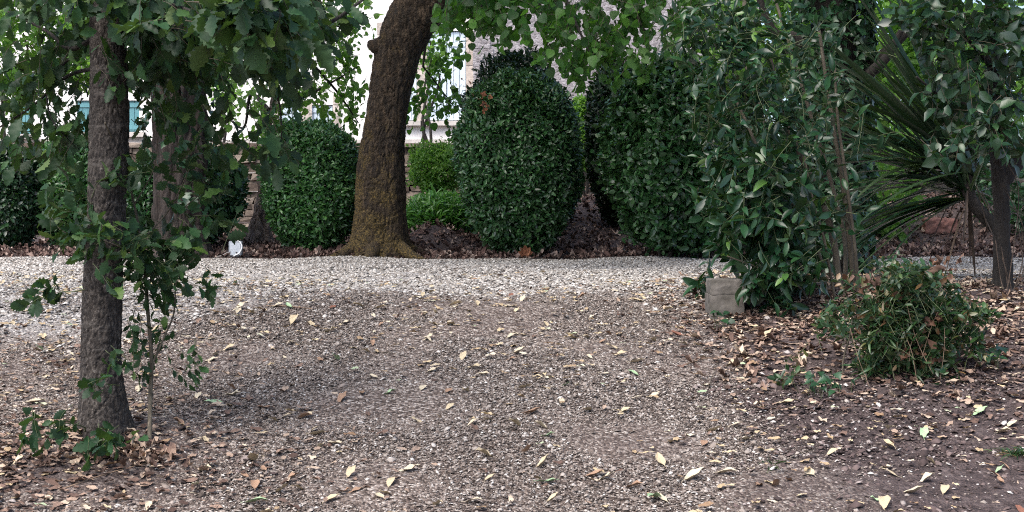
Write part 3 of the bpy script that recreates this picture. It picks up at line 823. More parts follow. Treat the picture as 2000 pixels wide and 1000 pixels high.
kx = P(350, 0, RY)[0]; out = np.stack([np.cos(a), np.sin(a), a * 0], 1)
kk = rng.random(n) < np.clip(.35 + .9 * noise3(np.stack([a * 1.2, zz * 2.2, a * 0], 1), 77), .05, 1)
scatter(iv, L_IVY, (np.stack([kx + np.cos(a) * .29, RY + np.sin(a) * .29, zz], 1) + out * rng.uniform(0, .1, (n, 1)))[kk], (out * .4 + rng.normal(0, .5, (n, 3)) + np.array([0, 0, -.6]))[kk], (out + rng.normal(0, .4, (n, 3)))[kk], rng.uniform(.07, .12, n)[kk])
build(iv, 'ivy', M['ivy'], tree2)
for e in [(-4.6, 13.2, 4.4), (-1.8, 13, 4.3), (-3.3, 15.2, 4.8)]:
    bm2 = MB(); branch(bm2, P(350, -300, RY), e, .09, .03, .1); build(bm2, 'limb', M['redbark'], tree2)

# grey leaning tree by the wall
GY = 15.6
tree3 = thing('slender_tree', (*P(505, 0, GY)[:2], .06), 'grey leaning tree with a flared furrowed base between two bushes', 'tree')
tm, ts3 = trunk_px([(462, 552, 498), (470, 545, 485), (480, 540, 460), (490, 533, 420), (498, 530, 380), (503, 527, 340), (509, 528, 300), (515, 531, 260), (523, 537, 220), (530, 543, 180), (536, 548, 140), (545, 555, 80), (552, 561, 0), (560, 568, -120)], GY, 240, 80, .1, 1.3, 4, .1, (13, .14, .035))
build(tm, 'trunk', M['greybark'], tree3)
cr, tw = MB(), MB()
for (px, py, rx, ry, Y, dY, k) in [(640, 110, 70, 50, 16.5, .5, 30), (690, 90, 40, 60, 16.3, .4, 16), (640, 190, 60, 40, 16.6, .4, 18), (690, 180, 30, 60, 16.6, .3, 12), (590, 200, 50, 40, 16.4, .4, 16), (670, 240, 45, 22, 16.6, .3, 10),
                                   (460, 200, 40, 50, 16.8, .4, 18), (520, 230, 25, 40, 15.6, .25, 16), (445, 140, 30, 50, 17, .4, 12), (500, 110, 60, 50, 16.6, .4, 20), (610, 50, 80, 40, 16.5, .4, 20), (700, 20, 50, 35, 16.5, .4, 12),
                                   (560, 150, 40, 40, 16.5, .4, 12), (500, 280, 25, 20, 16.2, .3, 7)]:
    grow(cr, tw, L_ROUND, P(px, py, Y), (rx / F * Y, dY, ry / F * Y), P(545, 60, GY), int(k * 1.35), 6, .062, (.2, .45), .4, .0028, .5)
build(cr, 'crown', M['bright'], tree3)
build(tw, 'twigs', M['twig'], tree3)
for pts in ([P(533, 170, GY), P(575, 195, 16), P(640, 165, 16.3), P(700, 130, 16.5)], [P(540, 110, GY), P(600, 120, 16), P(655, 175, 16.4), P(700, 240, 16.6)], [P(525, 215, GY), P(490, 185, 16), P(475, 250, 16.3), P(430, 215, 16.6)],
            [P(545, 80, GY), P(600, 40, 16), P(690, 60, 16.3)], [P(540, 120, GY), P(500, 110, 16.2), P(440, 140, 16.8)]):
    bm2 = MB(); bm2.tube(spline(pts, 20), np.linspace(.026, .006, 20), 6, .05); build(bm2, 'limb', M['darkbark'], tree3)

# the young oak in front
OY = 5.45
tree4 = thing('oak_tree', (*P(200, 0, OY)[:2], float(zg(P(200, 0, OY)[0], OY))), 'young oak in front with banded grey trunk and drooping lobed leaves', 'tree')
tm, _ = trunk_px([(112, 318, 925), (124, 300, 900), (136, 282, 870), (146, 262, 835), (152, 248, 780), (155, 239, 720), (157, 239, 650), (160, 241, 560), (164, 242, 480), (168, 247, 400), (170, 252, 300), (172, 252, 200), (173, 248, 120), (172, 244, 50), (174, 243, -20), (176, 240, -160), (178, 236, -400)], OY, 520, 130, .035, 1.6, 3, .05, (62, .5, .0062))
build(tm, 'trunk', M['oakbark'], tree4)
cr, tw = MB(), MB()
otop = P(208, -160, OY)
OCL = [  # px, py, rx, ry, Y, dY, twigs, size
    (40, 20, 70, 35, 5.3, .3, 11, .075), (120, 40, 70, 45, 5.5, .3, 18, .08), (70, 130, 80, 45, 5.6, .3, 15, .07), (40, 210, 60, 50, 5.6, .3, 11, .07), (110, 240, 45, 60, 5.5, .25, 12, .07),
    (30, 300, 60, 45, 5.7, .3, 12, .07), (120, 310, 30, 30, 5.5, .2, 7, .08), (220, 10, 80, 35, 5.2, .2, 15, .08), (300, 30, 80, 50, 5.3, .3, 24, .08), (350, 90, 65, 55, 5.5, .3, 24, .08), (300, 110, 50, 40, 5.6, .25, 10, .075),
    (340, 180, 65, 55, 5.6, .25, 21, .075), (335, 250, 60, 40, 5.6, .25, 7, .07), (420, 40, 80, 50, 5.0, .3, 24, .085), (500, 45, 80, 50, 4.6, .3, 28, .085), (570, 40, 60, 60, 4.9, .3, 20, .08), (520, 120, 70, 45, 5.0, .3, 24, .08),
    (570, 150, 45, 40, 5.4, .25, 7, .07), (470, 165, 40, 30, 5.4, .25, 5, .07), (535, 200, 40, 35, 5.5, .25, 6, .07), (545, 290, 32, 45, 5.5, .2, 9, .07), (440, 240, 28, 25, 5.5, .15, 4, .08), (640, 60, 45, 40, 5.5, .3, 8, .075), (600, 90, 40, 40, 5.3, .3, 8, .075),
    (480, 330, 40, 30, 5.5, .2, 5, .07), (225, 140, 30, 25, 5.25, .1, 3, .075), (222, 170, 24, 20, 5.25, .08, 2, .07), (660, 15, 40, 25, 5.5, .2, 7, .075), (470, 40, 55, 45, 3.9, .12, 9, .098), (540, 70, 45, 45, 4.0, .12, 8, .098), (430, 20, 45, 25, 3.9, .1, 5, .095), (270, 35, 30, 12, 4.2, .06, 2, .1), (400, 130, 50, 40, 5.4, .2, 11, .08)]
for (px, py, rx, ry, Y, dY, k, s) in OCL:
    grow(cr, tw, L_OAK, P(px, py, Y), (rx / F * Y, dY, ry / F * Y), otop, int(k * 1.15), 6, s * .8, (.1, .22), .2, .0014, .65)
# crown overhead, above the picture
for i in range(7):
    c = np.array([rng.uniform(-4.6, -1.0), rng.uniform(4.4, 8.6), rng.uniform(2.0, 4.4)])
    grow(cr, None, L_OAK, c, (.7, .7, .45), np.array([-1.5, 5.4, 1.6]), 26, 6, .13, (.2, .5), .4, .003, .7)
build(cr, 'crown', M['oak'], tree4)
build(tw, 'twigs', M['twig'], tree4)
for pts, r in (([P(205, 60, OY), P(140, 95, 5.5), P(90, 60, 5.55), P(10, 20, 5.6)], .012), ([P(200, 130, OY), P(130, 150, 5.55), P(60, 210, 5.6), P(-20, 260, 5.65)], .009), ([P(215, 20, OY), P(330, 10, 5.3), P(430, 45, 5.0), P(560, 60, 4.8)], .012),
              ([P(210, -60, OY), P(420, -40, 5.4), P(590, 30, 5.45), P(640, 45, 5.5), P(715, -5, 5.6)], .017), ([P(215, 60, OY), P(300, 90, 5.5), P(350, 170, 5.6), P(340, 280, 5.6)], .009), ([P(420, -10, 5.4), P(500, 100, 5.3), P(545, 200, 5.5), P(550, 320, 5.5)], .007),
              ([P(140, 110, 5.5), P(95, 160, 5.5), P(100, 230, 5.5), P(150, 290, 5.5)], .005)):
    bm2 = MB(); bm2.tube(spline(pts, 26), np.linspace(r, r * .3, 26), 8, .08); build(bm2, 'limb', M['darkbark'], tree4)
for e in [(-3.4, 5.2, 3.0), (-.2, 5.0, 3.1), (-1.6, 3.9, 3.2), (-1.4, 7, 3.2)]:
    bm2 = MB(); branch(bm2, P(206, -300, OY), e, .035, .012, .1); build(bm2, 'limb', M['darkbark'], tree4)
# sprouts on the trunk and at its foot
for (px, py, rx, ry, Y, dY, k, s, rt) in [(95, 590, 50, 32, 5.35, .1, 7, .05, (165, 565)), (75, 850, 40, 25, 5.05, .08, 5, .05, (160, 850)), (215, 870, 65, 26, 5.05, .06, 9, .06, (195, 850)), (125, 845, 40, 12, 5.1, .05, 4, .045, (165, 845)),
                                          (180, 750, 35, 25, 5.2, .05, 5, .042, (195, 760)), (232, 705, 12, 30, 5.25, .05, 4, .04, (225, 690))]:
    lf, tg = MB(), MB()
    rt = P(rt[0], rt[1], OY - .07)
    grow(lf, tg, L_OAK, P(px, py, Y), (rx / F * Y, dY, ry / F * Y), rt, k, 4, s, (.05, .11), .15, .0012, .5)
    branch(tg, rt, P(px, py, Y), .003, .0015, .1, .05, 10, 5, 0)
    sp_ = build(tg, 'sprout', M['greentwig'], tree4); build(lf, 'leaves', M['oak'], sp_)

# oak sapling beside it
SY = 5.55
sap = thing('oak_sapling', hit(292, 868), 'thin oak sapling with leafy shoots right beside the oak trunk', 'sapling')
b0 = hit(292, 868)
lf = MB(); tg = MB()
S1 = spline([b0, P(294, 760, SY), P(296, 700, SY), P(288, 600, SY), P(284, 540, SY), P(276, 470, SY), P(262, 400, SY), P(245, 330, SY), P(205, 240, SY - .25)], 50)
st = MB(); st.tube(S1, np.linspace(.0095, .003, 50), 8, .05); build(st, 'stem', M['stem'], sap)
for pts, r in (([P(296, 715, SY), P(320, 660, SY), P(340, 610, SY), P(346, 540, SY), P(380, 505, SY)], .0045), ([P(284, 560, SY), P(330, 500, SY + .05), P(350, 420, SY + .1), P(390, 380, SY + .1)], .004), ([P(276, 470, SY), P(330, 410, SY + .05), P(370, 330, SY)], .004),
              ([P(280, 500, SY), P(200, 470, SY - .2), P(120, 450, SY - .15), P(90, 400, SY)], .0035), ([P(262, 400, SY), P(300, 330, SY), P(310, 250, SY)], .003), ([P(294, 730, SY), P(340, 725, SY - .05), P(385, 750, SY - .1)], .002)):
    st = MB(); st.tube(spline(pts, 20), np.linspace(r, r * .4, 20), 6, .05); build(st, 'shoot', M['stem'], sap)
for (px, py, rx, ry, Y, dY, k, s) in [(330, 545, 75, 40, 5.5, .12, 18, .06), (300, 600, 40, 40, 5.5, .1, 8, .05), (300, 680, 45, 35, 5.5, .1, 9, .045), (355, 730, 40, 22, 5.45, .08, 5, .045), (270, 730, 20, 40, 5.5, .08, 5, .045),
                                      (300, 490, 75, 35, 5.5, .18, 16, .07), (380, 480, 45, 40, 5.6, .18, 10, .07), (300, 430, 80, 40, 5.6, .18, 10, .066), (400, 410, 45, 45, 5.65, .18, 7, .07), (330, 330, 80, 40, 5.6, .18, 6, .07), (400, 320, 40, 50, 5.65, .15, 8, .075),
                                      (130, 430, 50, 55, 5.4, .18, 15, .07), (110, 380, 45, 30, 5.4, .15, 7, .065), (200, 440, 50, 50, 5.2, .06, 9, .06), (150, 490, 50, 20, 5.35, .12, 6, .06), (215, 490, 30, 20, 5.2, .06, 4, .06), (440, 400, 30, 60, 5.6, .15, 6, .07), (240, 340, 40, 40, 5.4, .1, 7, .065), (225, 545, 25, 20, 5.2, .06, 3, .055), (395, 570, 25, 20, 5.5, .06, 4, .055)]:
    grow(lf, tg, L_OAK, P(px, py, Y), (rx / F * Y, dY, ry / F * Y), P(288, 520, SY), int(k * 1.0), 5, s * .82, (.07, .16), .3, .0012, .55)
build(tg, 'twigs', M['greentwig'], sap)
build(lf, 'leaves', M['oak'], sap)

# ------------------------------------------------------------------ right side: laurel, ivy trunk, yucca, evergreen tree
QY = 7.75
laur = thing('laurel_shrub', hit(1590, 615), 'large glossy laurel shrub with bare stems behind the concrete block', 'shrub')
lroot = P(1620, 480, QY)
lf, tg = MB(), MB()
QCL = [(1400, 30, 70, 45, 7.7, .3, 22), (1470, 50, 80, 60, 7.6, .35, 17), (1560, 30, 60, 60, 7.8, .3, 9), (1390, 110, 60, 50, 7.7, .3, 18), (1450, 150, 80, 60, 7.5, .35, 34), (1540, 150, 60, 50, 7.6, .35, 14),
       (1400, 220, 50, 60, 7.6, .3, 20), (1480, 250, 80, 60, 7.45, .35, 28), (1560, 240, 55, 60, 7.5, .3, 15), (1620, 190, 50, 60, 7.7, .3, 7), (1430, 330, 50, 60, 7.5, .3, 22), (1500, 350, 80, 60, 7.4, .35, 34), (1570, 340, 45, 60, 7.5, .3, 10),
       (1450, 420, 60, 50, 7.4, .3, 28), (1530, 440, 60, 55, 7.4, .3, 26), (1435, 475, 45, 36, 7.6, .2, 20), (1500, 520, 60, 50, 7.4, .3, 28), (1560, 540, 50, 50, 7.5, .25, 16), (1500, 580, 35, 30, 7.45, .2, 12), (1395, 400, 40, 50, 7.6, .25, 12), (1472, 555, 24, 28, 7.3, .06, 9), (1370, 300, 30, 60, 7.8, .25, 8), (1590, 440, 30, 50, 7.6, .25, 5),
       (1650, 340, 40, 70, 7.7, .3, 4), (1680, 250, 40, 60, 7.8, .3, 4), (1330, 60, 40, 40, 7.8, .2, 8), (1352, 572, 16, 22, 7.95, .05, 4), (1640, 100, 40, 50, 7.8, .3, 4), (1540, 610, 25, 20, 7.3, .15, 5), (1680, 430, 30, 50, 7.9, .2, 3)]
for (px, py, rx, ry, Y, dY, k) in QCL:
    grow(lf, tg, L_LAUREL, P(px, py, Y), (rx / F * Y, dY, ry / F * Y), lroot + np.array([0, .3, 0]), int(k * 1.3), 7, .077 if py > 340 else .062, (.12, .3), .2, .002, .6)
build(lf, 'foliage', M['laurel'], laur)
build(tg, 'twigs', M['greentwig'], laur)
for pts, r in (([P(1668, 560, 7.9), P(1655, 430, 7.85), P(1640, 320, 7.8), P(1620, 200, 7.8), P(1600, 60, 7.8)], .016), ([P(1676, 565, 7.85), P(1668, 470, 7.8), P(1650, 330, 7.75), P(1636, 230, 7.75), P(1630, 120, 7.75)], .011),
              ([P(1640, 570, 7.9), P(1628, 470, 7.9), P(1600, 380, 7.8), P(1540, 250, 7.7), P(1500, 100, 7.7)], .021), ([P(1615, 585, 7.8), P(1600, 500, 7.7), P(1560, 420, 7.6), P(1500, 330, 7.5), P(1440, 200, 7.5)], .014),
              ([P(1600, 600, 7.7), P(1570, 530, 7.6), P(1520, 460, 7.5), P(1460, 400, 7.4)], .010), ([P(1585, 605, 7.6), P(1560, 560, 7.5), P(1500, 530, 7.4), P(1420, 500, 7.4)], .007), ([P(1650, 575, 7.9), P(1645, 440, 8.0), P(1570, 180, 8.0), P(1505, -30, 8.0)], .014),
              ([P(1630, 580, 7.6), P(1610, 470, 7.5), P(1590, 400, 7.5), P(1570, 300, 7.5)], .008), ([P(1575, 608, 7.5), P(1530, 590, 7.6), P(1470, 575, 7.9), P(1360, 565, 7.95)], .005), ([P(1455, 0, 8.2), P(1450, 90, 8.2), P(1480, 200, 8.1), P(1560, 420, 8), P(1625, 575, 7.9)], .013)):
    st = MB(); st.tube(spline(pts, 26), np.linspace(r, r * .55, 26), 9, .08); build(st, 'stem', M['stem'], laur)

# dark ivy-clad trunk further back
ivt = thing('ivy_tree', (*P(1625, 0, 10.6)[:2], .0), 'dark ivy covered trunk rising behind the laurel stems', 'tree')
tm, _ = trunk_px([(1600, 1690, 570), (1605, 1675, 480), (1600, 1668, 300), (1590, 1672, 150), (1582, 1675, 0), (1580, 1670, -300)], 10.6, 50, 24, .12, 1.4)
build(tm, 'trunk', M['darkbark'], ivt)
lf = MB(); n = 3600
a = rng.uniform(0, 2 * math.pi, n); zz = rng.uniform(-.05, 2.6, n)
cx = P(1630, 0, 10.6)[0]
out = np.stack([np.cos(a), np.sin(a), a * 0], 1)
scatter(lf, L_IVY, np.stack([cx + np.cos(a) * .2, 10.6 + np.sin(a) * .2, zz], 1) + out * rng.uniform(0, .08, (n, 1)), out * .4 + rng.normal(0, .5, (n, 3)) + np.array([0, 0, -.6]), out + rng.normal(0, .4, (n, 3)), rng.uniform(.05, .09, n))
build(lf, 'ivy', M['ivy'], ivt)
cr = MB()
for i in range(24):
    c = np.array([rng.uniform(1.2, 5.0), rng.uniform(8.5, 12.5), rng.uniform(2.3, 5)])
    grow(cr, None, L_OVALW, c, (.8, .8, .5), np.array([2.3, 10.6, 2]), 26, 6, .14, (.3, .6), .4, .004, .7)
build(cr, 'crown', M['box'], ivt)
for pts in ([P(1670, 140, 10.6), P(1720, 110, 10.5), P(1790, 40, 10.4), P(1850, -60, 10.3)], [P(1610, 180, 10.6), P(1560, 80, 10.5), P(1510, 60, 10.4), P(1470, -40, 10.3)], [P(1660, 170, 10.6), P(1725, 120, 10.3), P(1760, 60, 10.2)]):
    bm2 = MB(); bm2.tube(spline(pts, 20), np.linspace(.05, .02, 20), 8, .08); build(bm2, 'limb', M['darkbark'], ivt)

# yucca
YY0 = 9.0
yc = P(1892, 350, YY0)
yuc = thing('yucca', (yc[0] + .24, YY0, float(zg(yc[0] + .24, YY0))), 'spiky yucca with long dark sword leaves fanning left', 'yucca')
def blade(mb, base, d, length, w, bend, n=9):
    d = nrm(d)
    side = nrm(np.cross(d, [0, 0, 1.0]) + rng.normal(0, .25, 3))
    t = np.linspace(0, 1, n)
    c = base + d * (t * length)[:, None] + np.array([0, 0, -1.]) * (bend * length * t ** 2.4)[:, None]
    ww = w * np.minimum(1, .45 + t * 2.2) * (1 - t ** 3.5) + .0008
    up = nrm(np.cross(side, d))
    L_ = c - side * ww[:, None] + up * (ww * .45)[:, None]; R_ = c + side * ww[:, None] + up * (ww * .45)[:, None]
    mb.grid(np.stack([L_, c, R_], 1))
lf = MB()
for i in range(44):
    az = rng.uniform(0, 2 * math.pi); el = rng.uniform(-.15, 1.35)
    d = np.array([math.cos(az) * math.cos(el), math.sin(az) * math.cos(el) * .9, math.sin(el)])
    blade(lf, yc + np.array([rng.normal(0, .03), rng.normal(0, .03), rng.uniform(-.12, .12)]) + d * .04, d, rng.uniform(.75, 1.2), rng.uniform(.011, .019), rng.uniform(0, .16) if el > .1 else rng.uniform(.08, .3))
for i in range(72):   # the dense fan seen from the drive, leaning up and left
    an = R(rng.uniform(98, 165) if i % 4 else rng.uniform(160, 205)); d = np.array([math.cos(an), rng.uniform(-.4, .25), math.sin(an)])
    blade(lf, yc + np.array([rng.normal(0, .03), rng.normal(0, .03), rng.uniform(-.12, .12)]), d, rng.uniform(1.0, 1.75) if an < R(165) else rng.uniform(.8, 1.2), rng.uniform(.018, .031), rng.uniform(0, .12) if i % 2 else rng.uniform(.12, .5), 12)
for i in range(16):
    an = R(rng.uniform(180, 222)); d = np.array([math.cos(an), rng.uniform(-.5, .1), math.sin(an) * .6])
    blade(lf, yc + np.array([0, 0, -.12]), d, rng.uniform(.7, 1.05), rng.uniform(.018, .03), rng.uniform(.15, .4))
build(lf, 'leaves', M['yucca'], yuc)
tk = MB(); tk.tube(spline([(yc[0] + .24, YY0, float(zg(yc[0] + .24, YY0)) - .05), (yc[0] + .21, YY0, .28), (yc[0], YY0, yc[2] - .1), (yc[0], YY0, yc[2] + .1)], 20), np.linspace(.03, .045, 20), 14, .2); build(tk, 'trunk', M['darkbark'], yuc)
dl = MB()
for i in range(11):
    az = rng.uniform(0, 2 * math.pi); d = np.array([math.cos(az) * .45, math.sin(az) * .45, -.9])
    blade(dl, yc + np.array([math.cos(az) * .05, math.sin(az) * .05, rng.uniform(-.2, .02)]), d, rng.uniform(.2, .5), .011, .1)
build(dl, 'dead_leaves', M['deadblade'], yuc)

# evergreen tree at the right edge
EY = 7.95
ev = thing('evergreen_tree', hit(1965, 604), 'dark forked evergreen tree trunk at the right edge of the bed', 'tree')
tm, _ = trunk_px([(1925, 2010, 625), (1935, 1990, 600), (1938, 1980, 560), (1939, 1976, 480), (1938, 1974, 400), (1935, 1972, 350), (1930, 1965, 300), (1928, 1955, 220), (1925, 1950, 120), (1922, 1945, 20), (1918, 1940, -120), (1915, 1935, -300)], EY, 220, 60, .08, 1.3, 0, 0, (30, .3, .008))
build(tm, 'trunk', M['darkbark'], ev)
for pts, r in (([P(1955, 355, EY), P(1980, 325, EY), P(2010, 285, EY), P(2060, 200, EY), P(2100, 60, EY)], .05), ([P(1938, 250, EY), P(1900, 210, 7.8), P(1840, 190, 7.7), P(1790, 150, 7.6)], .014), ([P(1935, 130, EY), P(1880, 70, 7.8), P(1800, 40, 7.7)], .014), ([P(1940, 280, EY), P(1900, 290, 7.7), P(1850, 300, 7.5)], .009)):
    bm2 = MB(); bm2.tube(spline(pts, 22), np.linspace(r, r * .4, 22), 9, .08); build(bm2, 'limb', M['darkbark'], ev)
lf, tg = MB(), MB()
for (px, py, rx, ry, Y, dY, k) in [(1820, 30, 70, 45, 7.7, .3, 28), (1900, 25, 70, 45, 7.7, .3, 30), (1980, 40, 60, 50, 7.8, .3, 26), (1840, 80, 50, 40, 7.6, .25, 16), (1960, 110, 60, 50, 7.6, .3, 22), (1850, 150, 45, 45, 7.6, .25, 16), (1985, 180, 45, 50, 7.7, .3, 18),
                                   (1880, 220, 50, 45, 7.6, .25, 18), (1830, 190, 40, 30, 7.6, .2, 8), (1960, 240, 50, 40, 7.6, .25, 18), (1850, 300, 55, 30, 7.5, .2, 15), (1920, 290, 50, 35, 7.5, .2, 15), (1985, 300, 30, 35, 7.6, .2, 9), (1760, 20, 40, 30, 7.7, .2, 8), (2030, 100, 60, 90, 7.8, .3, 20)]:
    grow(lf, tg, L_OVALW, P(px, py, Y), (rx / F * Y, dY, ry / F * Y), P(1935, 150, EY + .3), int(k * .8), 6, .068, (.1, .25), .2, .0018, .6)
for i in range(16):
    c = np.array([rng.uniform(1.5, 4.2), rng.uniform(6.3, 9.5), rng.uniform(1.9, 3.6)])
    grow(lf, None, L_OVALW, c, (.6, .6, .4), np.array([2.6, 7.9, 1.6]), 26, 6, .12, (.2, .5), .3, .003, .7)
build(lf, 'foliage', M['box'], ev); build(tg, 'twigs', M['twig'], ev)
dg = MB()
for i in range(7):
    a = P(1985 + rng.normal(0, 14), 480 + rng.normal(0, 80), EY - .1)
    dg.tube(spline([a + np.array([rng.normal(0, .05), 0, .2]), a, np.array([a[0] + rng.normal(-.02, .05), EY - .15, float(zg(a[0], EY - .15))])], 8), .003, 4)
build(dg, 'dead_stalks', M['deadblade'], ev)

# background shrubs and trees on the right and left
def back_tree(name, px0, px1, py0, py1, Y, label, mat, ntw=110, size=.07, tpl=L_OVALW, group=None, dY=.8):
    cx, cy = (px0 + px1) / 2, (py0 + py1) / 2
    c = P(cx, cy, Y); gz = float(zg(c[0], Y))
    root = thing(name, (c[0], Y, gz), label, 'tree' if 'tree' in name else 'shrub', group)
    lf = MB(); ra = ((px1 - px0) / 2 / F * Y, dY, (py1 - py0) / 2 / F * Y)
    grow(lf, None, tpl, c, ra, np.array([c[0], Y, c[2] - ra[2] * .6]), ntw, 7, size, (.2, .5), .2, .003, .6)
    build(lf, 'foliage', M[mat], root)
    for i in range(3):
        tm = MB(); branch(tm, (c[0] + rng.normal(0, .1), Y, gz - .05), c + rand_in_ball(1)[0] * np.array(ra) * .6, .035, .012, 0, .04); build(tm, 'stem', M['darkbark'], root)
G1 = 'bright trees behind the right hand shrubs'
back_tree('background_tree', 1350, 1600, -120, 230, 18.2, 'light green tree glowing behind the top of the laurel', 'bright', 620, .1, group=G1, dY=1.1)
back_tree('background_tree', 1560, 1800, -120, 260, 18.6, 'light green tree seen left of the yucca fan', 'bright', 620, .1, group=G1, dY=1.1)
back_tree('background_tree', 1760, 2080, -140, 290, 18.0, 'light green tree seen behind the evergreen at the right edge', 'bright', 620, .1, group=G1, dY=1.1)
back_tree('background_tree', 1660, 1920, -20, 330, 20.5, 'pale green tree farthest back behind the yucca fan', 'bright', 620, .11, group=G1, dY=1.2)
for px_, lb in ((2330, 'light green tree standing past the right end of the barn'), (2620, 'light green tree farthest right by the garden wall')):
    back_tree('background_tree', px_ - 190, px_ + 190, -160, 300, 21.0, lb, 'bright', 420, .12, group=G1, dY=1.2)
G2 = 'dim shrubs along the far bed'
back_tree('background_shrub', 1420, 1640, 170, 480, 15.5, 'mid green shrub seen through the laurel stems', 'hedge', 330, .075, group=G2)
back_tree('background_shrub', 1640, 1800, 230, 480, 15.2, 'mid green shrub seen under the yucca leaves', 'bright', 240, .07, group=G2)
back_tree('background_shrub', 1900, 2090, 230, 470, 15.4, 'mid green shrub behind the forked trunk at the right edge', 'hedge', 240, .07, group=G2)
G3 = 'bright foliage in front of the house'
back_tree('background_tree', -60, 110, -80, 225, 23.0, 'light green tree before the house at the left edge', 'bright', 480, .1, group=G3)
back_tree('background_tree', 95, 300, -40, 195, 23.5, 'light green tree above the teal shutters', 'bright', 480, .1, group=G3)
back_tree('background_tree', 395, 470, 90, 250, 24.0, 'small light green tree right of the red barked trunk', 'bright', 50, .08, group=G3)
back_tree('background_tree', 800, 880, 60, 150, 22.5, 'small light green tree before the blue shuttered window', 'bright', 40, .08, group=G3, dY=.4)

# ------------------------------------------------------------------ low undershrub with withered leaves, ivy, grass tuft
ub = hit(1765, 745)
und = thing('undershrub', ub, 'low tangled shrub with green and withered brown leaves on the soil', 'shrub')
lf, tg, dd = MB(), MB(), MB()
UY = ub[1] + .1
for i in range(34):
    px = 1770 + rng.normal(0, 85); py = 545 + 190 * rng.random() + abs(px - 1770) * .22 + (30 * math.sin(px * .045))
    rx = rng.uniform(16, 48); k = int(rx * rng.uniform(.35, .95) * (1.15 if py < 680 else .6))
    grow(lf, tg, L_OVAL if i % 7 else L_LONG, P(px, py, UY + rng.normal(0, .09)), (rx / F * UY, .08, rx * rng.uniform(.6, 1.2) / F * UY), ub + np.array([0, .05, .02]), max(4, k), 8, .033 if i % 7 else .045, (.06, .2), .05, .0012, .6)
for (px, py, rx, ry, k) in [(1770, 640, 110, 80, 90), (1700, 610, 50, 50, 24), (1850, 620, 50, 60, 26), (1640, 620, 30, 40, 9), (1910, 680, 20, 30, 7), (1740, 515, 50, 14, 10), (1660, 545, 40, 18, 8)]:
    grow(lf, tg, L_OVAL, P(px, py, UY), (rx / F * UY, .15, ry / F * UY), ub + np.array([0, .05, .02]), k, 8, .033, (.06, .16), .1, .0012, .6)
for (px, py, rx, ry, k) in [(1735, 590, 16, 24, 8), (1815, 630, 18, 16, 7), (1680, 545, 40, 14, 5), (1840, 520, 26, 12, 5), (1780, 690, 70, 30, 6)]:
    grow(dd, None, L_CRUMPLE, P(px, py, UY - .09), (rx / F * UY, .07, ry / F * UY), ub, k, 3, .038, (.03, .08), .4)
build(lf, 'foliage', M['under'], und); build(tg, 'twigs', M['greentwig'], und); build(dd, 'withered_leaves', M['dullbrown'], und)
for (a, b, r) in [((1770, 590), (1822, 730), .003), ((1775, 720), (1800, 640), .0022), ((1700, 760), (1660, 640), .002), ((1845, 640), (1835, 750), .002), ((1760, 640), (1790, 740), .0025), ((1690, 730), (1730, 770), .002), ((1850, 570), (1800, 700), .0016)]:
    st = MB(); A, B = P(*a, UY - .12), P(*b, UY - .13); st.tube(spline([A, (A + B) / 2 + rng.normal(0, .012, 3), B], 8), r * .6, 5); build(st, 'dry_stalk', M['drytwig'], und)
for i in range(9):
    st = MB(); A = np.array([ub[0] + rng.normal(0, .12), UY + rng.normal(0, .05), ub[2] - .02]); B = A + np.array([rng.normal(0, .14), rng.normal(0, .06), rng.uniform(.2, .45)])
    branch(st, A, B, .005, .002, 0, .06, 10, 6); build(st, 'stem', M['stem'], und)

def ivy_plant(px, py, label, n, spread, size=.045):
    h = hit(px, py); o = thing('ivy_plant', h, label, 'plant', 'ivy sprigs round the low shrub')
    lf, st = MB(), MB()
    for i in range(n):
        b = h + np.array([rng.normal(0, spread), rng.normal(0, spread * .7), 0]); b[2] = float(zg(b[0], b[1]))
        t = b + np.array([rng.normal(0, .02), rng.normal(0, .02), rng.uniform(.03, .10)])
        st.tube([b, (b + t) / 2 + rng.normal(0, .006, 3), t], .0012, 4)
        scatter(lf, L_IVY, t[None], np.array([[rng.normal(0, .8), rng.normal(-.5, .5), -.3]]), np.array([[rng.normal(0, .3), -.5, 1.]]), size * rng.uniform(.7, 1.2))
    build(lf, 'leaves', M['ivy'], o); build(st, 'stalks', M['greentwig'], o)
ivy_plant(1610, 770, 'dark blue green ivy sprig left of the low shrub', 22, .045)
ivy_plant(1945, 720, 'ivy sprig at the right foot of the low shrub', 8, .03, .05)
ivy_plant(1420, 640, 'small ivy sprig at the foot of the concrete block', 7, .03, .045)
gt = hit(1985, 890); o = thing('grass_tuft', gt, 'small grass tuft on bare soil at the right edge', 'grass tuft')
lf = MB()
for i in range(70):
    az = rng.uniform(0, 6.28); blade(lf, gt + np.array([rng.normal(0, .025), rng.normal(0, .02), 0]), (math.cos(az), math.sin(az), rng.uniform(.3, 1.2)), rng.uniform(.05, .12), .0016, .4, 6)
build(lf, 'blades', M['under'], o)

